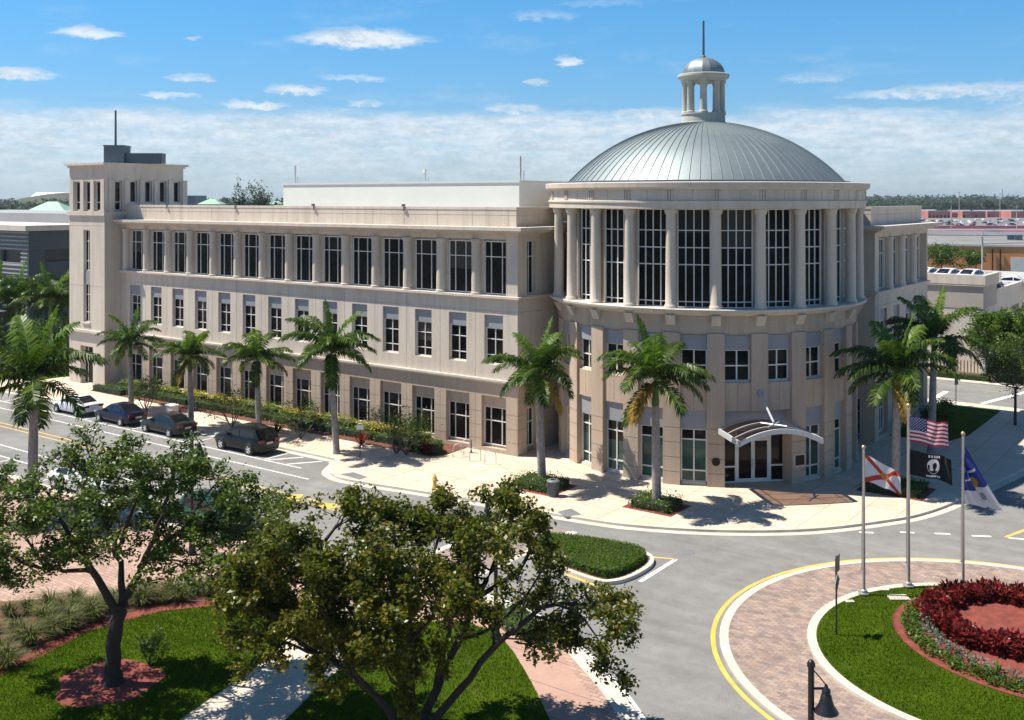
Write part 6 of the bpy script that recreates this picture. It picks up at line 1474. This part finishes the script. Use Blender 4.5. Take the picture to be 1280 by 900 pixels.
for k, px in enumerate((1243, 1252)): mb = MB(); mb.tube([(0, 0, 0), (0, 0, 5.2)], .16, 6); mb.build('downpipe', M['bronze'], o, loc=(X(px, 242) - o.location.x, -.3, 0))
for k, (px, Y) in enumerate(((1187, 292), (1193, 294), (1198, 290), (1208, 300), (1217, 305))): mb = MB(); mb.box(-.9, .9, -.9, .9, 5.6, 6.9); mb.build('roof_unit', M['dark_steel'], o, loc=(X(px, Y) - o.location.x, Y - 242, 0))
o = box_thing('shop_row', 'row of low shops with a pink fascia beyond the warehouse roof', 'building', X(1145, 420), X(1480, 420), 420, 470, 3.6, whitew, greyroof, pinkw)
for px, w in ((1198, 22), (1300, 30)): mb = MB(); mb.box(-w / 2, w / 2, -2.0, -.2, 1.2, 3.3); mb.build('awning', surf('pink_awning', (.85, .12, .18), .7), o, loc=(X(px, 420) - o.location.x, 0, 0))
_pl = MB(); _pl.prism([(X(1120, 480), 480), (X(1340, 480), 480), (X(1340, 990), 990), (X(1120, 990), 990)], None, .02); tag(_pl.build('parking_lot', surf('old_asphalt', (.17, .168, .16), .95, 0, .2, .02, .5)), kind='structure')
rng = random.Random(12)
for k, (px0, px1, Y, h_) in enumerate(((1160, 1188, 900, 8), (1190, 1200, 915, 6), (1203, 1232, 905, 7.5), (1234, 1262, 930, 7), (1264, 1300, 910, 7.5))):
    box_thing('storage_row', 'far red and white storage row beyond the parking lot, ' + ('leftmost', 'small second', 'third from left', 'fourth from left', 'rightmost')[k], 'building', X(px0, Y), X(px1, Y), Y, Y + 30, h_ * .75, reddoor, whitew, whitew, 'far storage rows', openings=6)
SIMPLE = [MB().box(-2.3, 2.3, -.9, .9, .3, .95).box(-1.5, 1.2, -.8, .8, .951, 1.5, taper=.15).mesh('far_car', surf('far_car_' + n, c, .3)) for n, c in (('white', (.7, .7, .7)), ('grey', (.25, .26, .27)), ('dark', (.03, .03, .035)), ('red', (.3, .03, .03)))]
for k in range(70):
    Y = rng.choice((540, 575, 610, 655, 700, 750, 800)); px = rng.uniform(1148, 1296)
    tag(link('far_car', SIMPLE[rng.choice((0, 0, 0, 1, 2, 2, 3))], None, (X(px, Y), Y, .02), (0, 0, rng.choice((1.57, 0)))), 'tiny parked car in the far parking lot at the right', 'car', 'far cars in the parking lot')
def clumptree(base, h, w, label, seed, mat='far_leaf', n=900, leaf=.9, name='far_tree', group='trees on the plain', trunk=True, narrow=False):
    g_ = np.random.default_rng(seed); k = max(5, n // 60); cc = g_.normal(size=(k, 3)) * np.array([w * .24, w * .24, h * .17]) + np.array([0, 0, h * .60]); cc[:, 2] = np.clip(cc[:, 2], h * .25, h * .90)
    C = np.concatenate([c + g_.normal(size=(n // k, 3)) * np.array([w * .09, w * .09, h * .06]) for c in cc]); C[:, 2] = np.clip(C[:, 2], .1, h)
    o = empty(name, base, 0, label, 'tree', group); link('crown', leaf_mesh('crown', C, leaf, leaf * .6, M[mat], seed, up=.4), o)
    mb = MB(); mb.tube([(0, 0, -.1), (0, 0, h * .7)], [h * .022, h * .010], 6)
    for q in range(5): mb.tube([(0, 0, h * .35), tuple(cc[q % k])], [h * .010, h * .004], 4)
    mb.build('trunk', M['bark'], o); return o
clumptree(Vector((X(1177, 236), 236, 0)), 7.6, 8.5, 'round dark tree before the orange warehouse wall', 1, 'hedge_leaf', 2600, .5)
clumptree(Vector((X(1220, 236), 236, 0)), 5.4, 6.2, 'small round tree by the white pole before the orange wall', 2, 'hedge_leaf', 1800, .45)
for k, (px, h_, w) in enumerate(((299, 24.0, 4.2), (321, 22.6, 8.5), (339, 19.4, 4.5))):
    clumptree(Vector((X(px, 300), 300 + k * 3, 0)), h_, w, ('tall narrow', 'tall round', 'low rounded')[k] + ' casuarina showing above the long wing parapet', 10 + k, 'bluegreen_leaf', (1700, 2600, 1000)[k], .62, 'casuarina_tree', 'casuarinas above the parapet')
rng = random.Random(5)
def treeline(name, label, px0, px1, Y0, Y1, h0, h1, n, seed, mat='far_leaf', leaf=2.4, per=46):
    g_ = np.random.default_rng(seed); C = []
    for k in range(n):
        Y = g_.uniform(Y0, Y1); x = X(g_.uniform(px0, px1), Y); h = g_.uniform(h0, h1); w = h * g_.uniform(.5, .9)
        C.append(np.array([x, Y, h * .52]) + np.clip(g_.normal(size=(per, 3)), -2, 2) * np.array([w * .35, w * .35, h * .24]))
    C = np.concatenate(C); C[:, 2] = np.maximum(C[:, 2], .2); return tag(link(name, leaf_mesh(name, C, leaf, leaf * .7, M[mat], seed, up=.4)), label, 'trees', None, 'stuff')
# right: grove behind the storage rows, one tree at a time
for k in range(26):
    px = 1156 + k * 5.6 + rng.uniform(-2, 2); Y = rng.uniform(1000, 1060); big = 1.0 if 1180 < px < 1250 else .62
    clumptree(Vector((X(px, Y), Y, 0)), rng.uniform(11, 15) * big, rng.uniform(9, 13), 'green tree in the grove beyond the far storage rows', 400 + k, 'far_leaf', 700, 1.6, 'grove_tree', 'grove beyond the storage rows')
treeline('far_wood', 'belt of trees on the horizon at the right', 1070, 1330, 1700, 2900, 12, 24, 420, 20, 'far_leaf', 5.0)
treeline('far_wood', 'belt of trees in the middle distance at the right', 1070, 1330, 1150, 1600, 8, 13, 260, 22, 'far_leaf', 3.6)
treeline('far_wood', 'belt of trees on the horizon at the left', -60, 360, 900, 1600, 9, 17, 380, 21, 'far_leaf', 3.6)
treeline('near_wood', 'thicket of trees behind the grey garage', -60, 110, 330, 560, 8, 13, 150, 23, 'far_leaf', 1.7, 90)
treeline('far_wood', 'belt of trees on the horizon seen beside the rotunda', 300, 1100, 1300, 2600, 9, 15, 400, 26, 'far_leaf', 4.4)
# landfill hill, white hall, green roofs, blue block
mb = MB(); NXH = 48
hp = [(-40, 2.0), (-14, 9.5), (0, 11.2), (20, 12.6), (45, 12.8), (62, 9.6), (78, 5.0), (95, 2.2), (120, 1.2), (150, .3)]
hx = np.linspace(-90, 150, NXH); hz = np.interp(hx, [-90] + [q[0] for q in hp], [0] + [q[1] for q in hp]); YH = 1500.0
for i in range(NXH - 1):
    for (ya, fa), (yb, fb) in zip(((0, 0), (50, .35), (110, .8), (170, 1.0)), ((50, .35), (110, .8), (170, 1.0), (420, 0))):
        f_ = lambda px, y, f, z: (X(px, YH), YH + y, (17 + (z - 4.5) * YH / FOC) * f if z > .4 else 0)
        mb.quad(f_(hx[i], ya, fa, hz[i]), f_(hx[i + 1], ya, fa, hz[i + 1]), f_(hx[i + 1], yb, fb, hz[i + 1]), f_(hx[i], yb, fb, hz[i]))
structure('hill', mb, surf('grassy_hill', (.055, .058, .020), .95, 0, .35, .012, .12), 60)
hw_ = X(92, 2000) - X(30, 2000); hall = empty('white_hall', (X(30, 2000), 2000, 0), 0, 'long white roofed hall on the horizon left of the tower', 'building')
mb = MB(); mb.box(0, hw_, 0, 120, 0, 9); mb.build('wall', whitew, hall); mb = MB(); mb.quad((-3, -3, 9), (hw_ + 3, -3, 9), (hw_ + 3, 60, 29), (-3, 60, 29)); mb.quad((-3, 60, 29), (hw_ + 3, 60, 29), (hw_ + 3, 123, 9), (-3, 123, 9)); mb.build('roof', surf('white_sheet_roof', (.80, .79, .76), .7, 0, .05, .02, .3), hall)
def hiproof(px, Y, w, zt, ze, label, k):
    o = empty('green_roofed_house', (X(px, Y), Y, 0), 0, label, 'house', 'houses with pale green roofs'); r = w * .5
    mb = MB(); mb.box(-r * .9, r * .9, -r * .9, r * .9, 0, ze); mb.build('wall', whitew, o)
    mb = MB(); q = [(-r, -r, ze), (r, -r, ze), (r, r, ze), (-r, r, ze)]; a, b = (-r * .18, 0, zt), (r * .18, 0, zt)
    mb.quad(q[0], q[1], b, a); mb.quad(q[2], q[3], a, b); mb.quad(q[1], q[2], b); mb.quad(q[3], q[0], a); mb.build('roof', M['green_roof'], o)
M['green_roof'] = surf('pale_green_roof', (.27, .47, .33), .6, .1, .08, .2, 3)
hiproof(66, 260, 13.5, 16.2, 12.6, 'house with a large pale green hipped roof behind the garage', 0); hiproof(4, 250, 8, 13.5, 11.8, 'house with a small pale green roof at the left picture edge', 1)
hiproof(265, 330, 7.4, 16.9, 15.2, 'pale green roof peeping over the long parapet left of the casuarinas', 2); hiproof(345, 330, 5.4, 16.2, 15.2, 'pale green roof peeping over the long parapet near the penthouse', 3)
box_thing('far_office', 'small dark blue block on the horizon right of the tower', 'building', X(228, 800), X(244, 800), 800, 830, 19.2, M['dark_steel'], greyroof, None)
def poles(px, Y, h_, label, name='utility_pole', r=.16, arms=True, mat='kerb'):
    o = empty(name, (X(px, Y), Y, 0), 0, label, 'pole'); MB().tube([(0, 0, 0), (0, 0, h_)], [r * 1.25, r * .8], 8).build('pole', M[mat], o, 60)
    if arms: MB().box(-1.1, 1.1, -.07, .07, h_ - .7, h_ - .55).build('crossarm', M['steel'], o)
poles(1228, 170, 11.6, 'pale concrete pole standing before the orange wall'); poles(1189, 420, 16, 'tall thin pole beyond the warehouse roof'); poles(1199, 520, 20.5, 'tall light pole by the far parking lot'); poles(1250, 560, 20, 'second light pole by the far parking lot'); poles(1271, 430, 14, 'lamp pole at the right edge near the shops')
for px, h_ in ((1253, 33), (1261, 26), (1266, 25)): poles(px, 1800, h_, {1253: 'tallest far mast on the right horizon', 1261: 'left of two short far masts', 1266: 'right of two short far masts'}[px], 'radio_mast', .6, False, 'dark_steel')
w = MB(); w.tube([(X(1228, 170), 170, 9.6), (X(1300, 150), 150, 10.6)], .04, 4); tag(w.build('power_line', M['black'], None), 'dark power line running right from the pale pole', 'cable')

# ------------------------------------------------------------------ thin air between here and the horizon
hz_ = MB(); hz_.box(-5200, 5200, -400, 6500, -1.1, 60)
hm = bpy.data.materials.new('air'); hm.use_nodes = True; hm.node_tree.nodes.clear()
ho = hm.node_tree.nodes.new('ShaderNodeOutputMaterial'); hv = hm.node_tree.nodes.new('ShaderNodeVolumePrincipled')
hv.inputs['Color'].default_value = (.62, .74, .86, 1); hv.inputs['Density'].default_value = .00010; hv.inputs['Anisotropy'].default_value = .2
hm.node_tree.links.new(hv.outputs[0], ho.inputs['Volume'])
tag(hz_.build('haze', hm), 'thin blue air over the whole scene', 'haze', None, 'stuff')
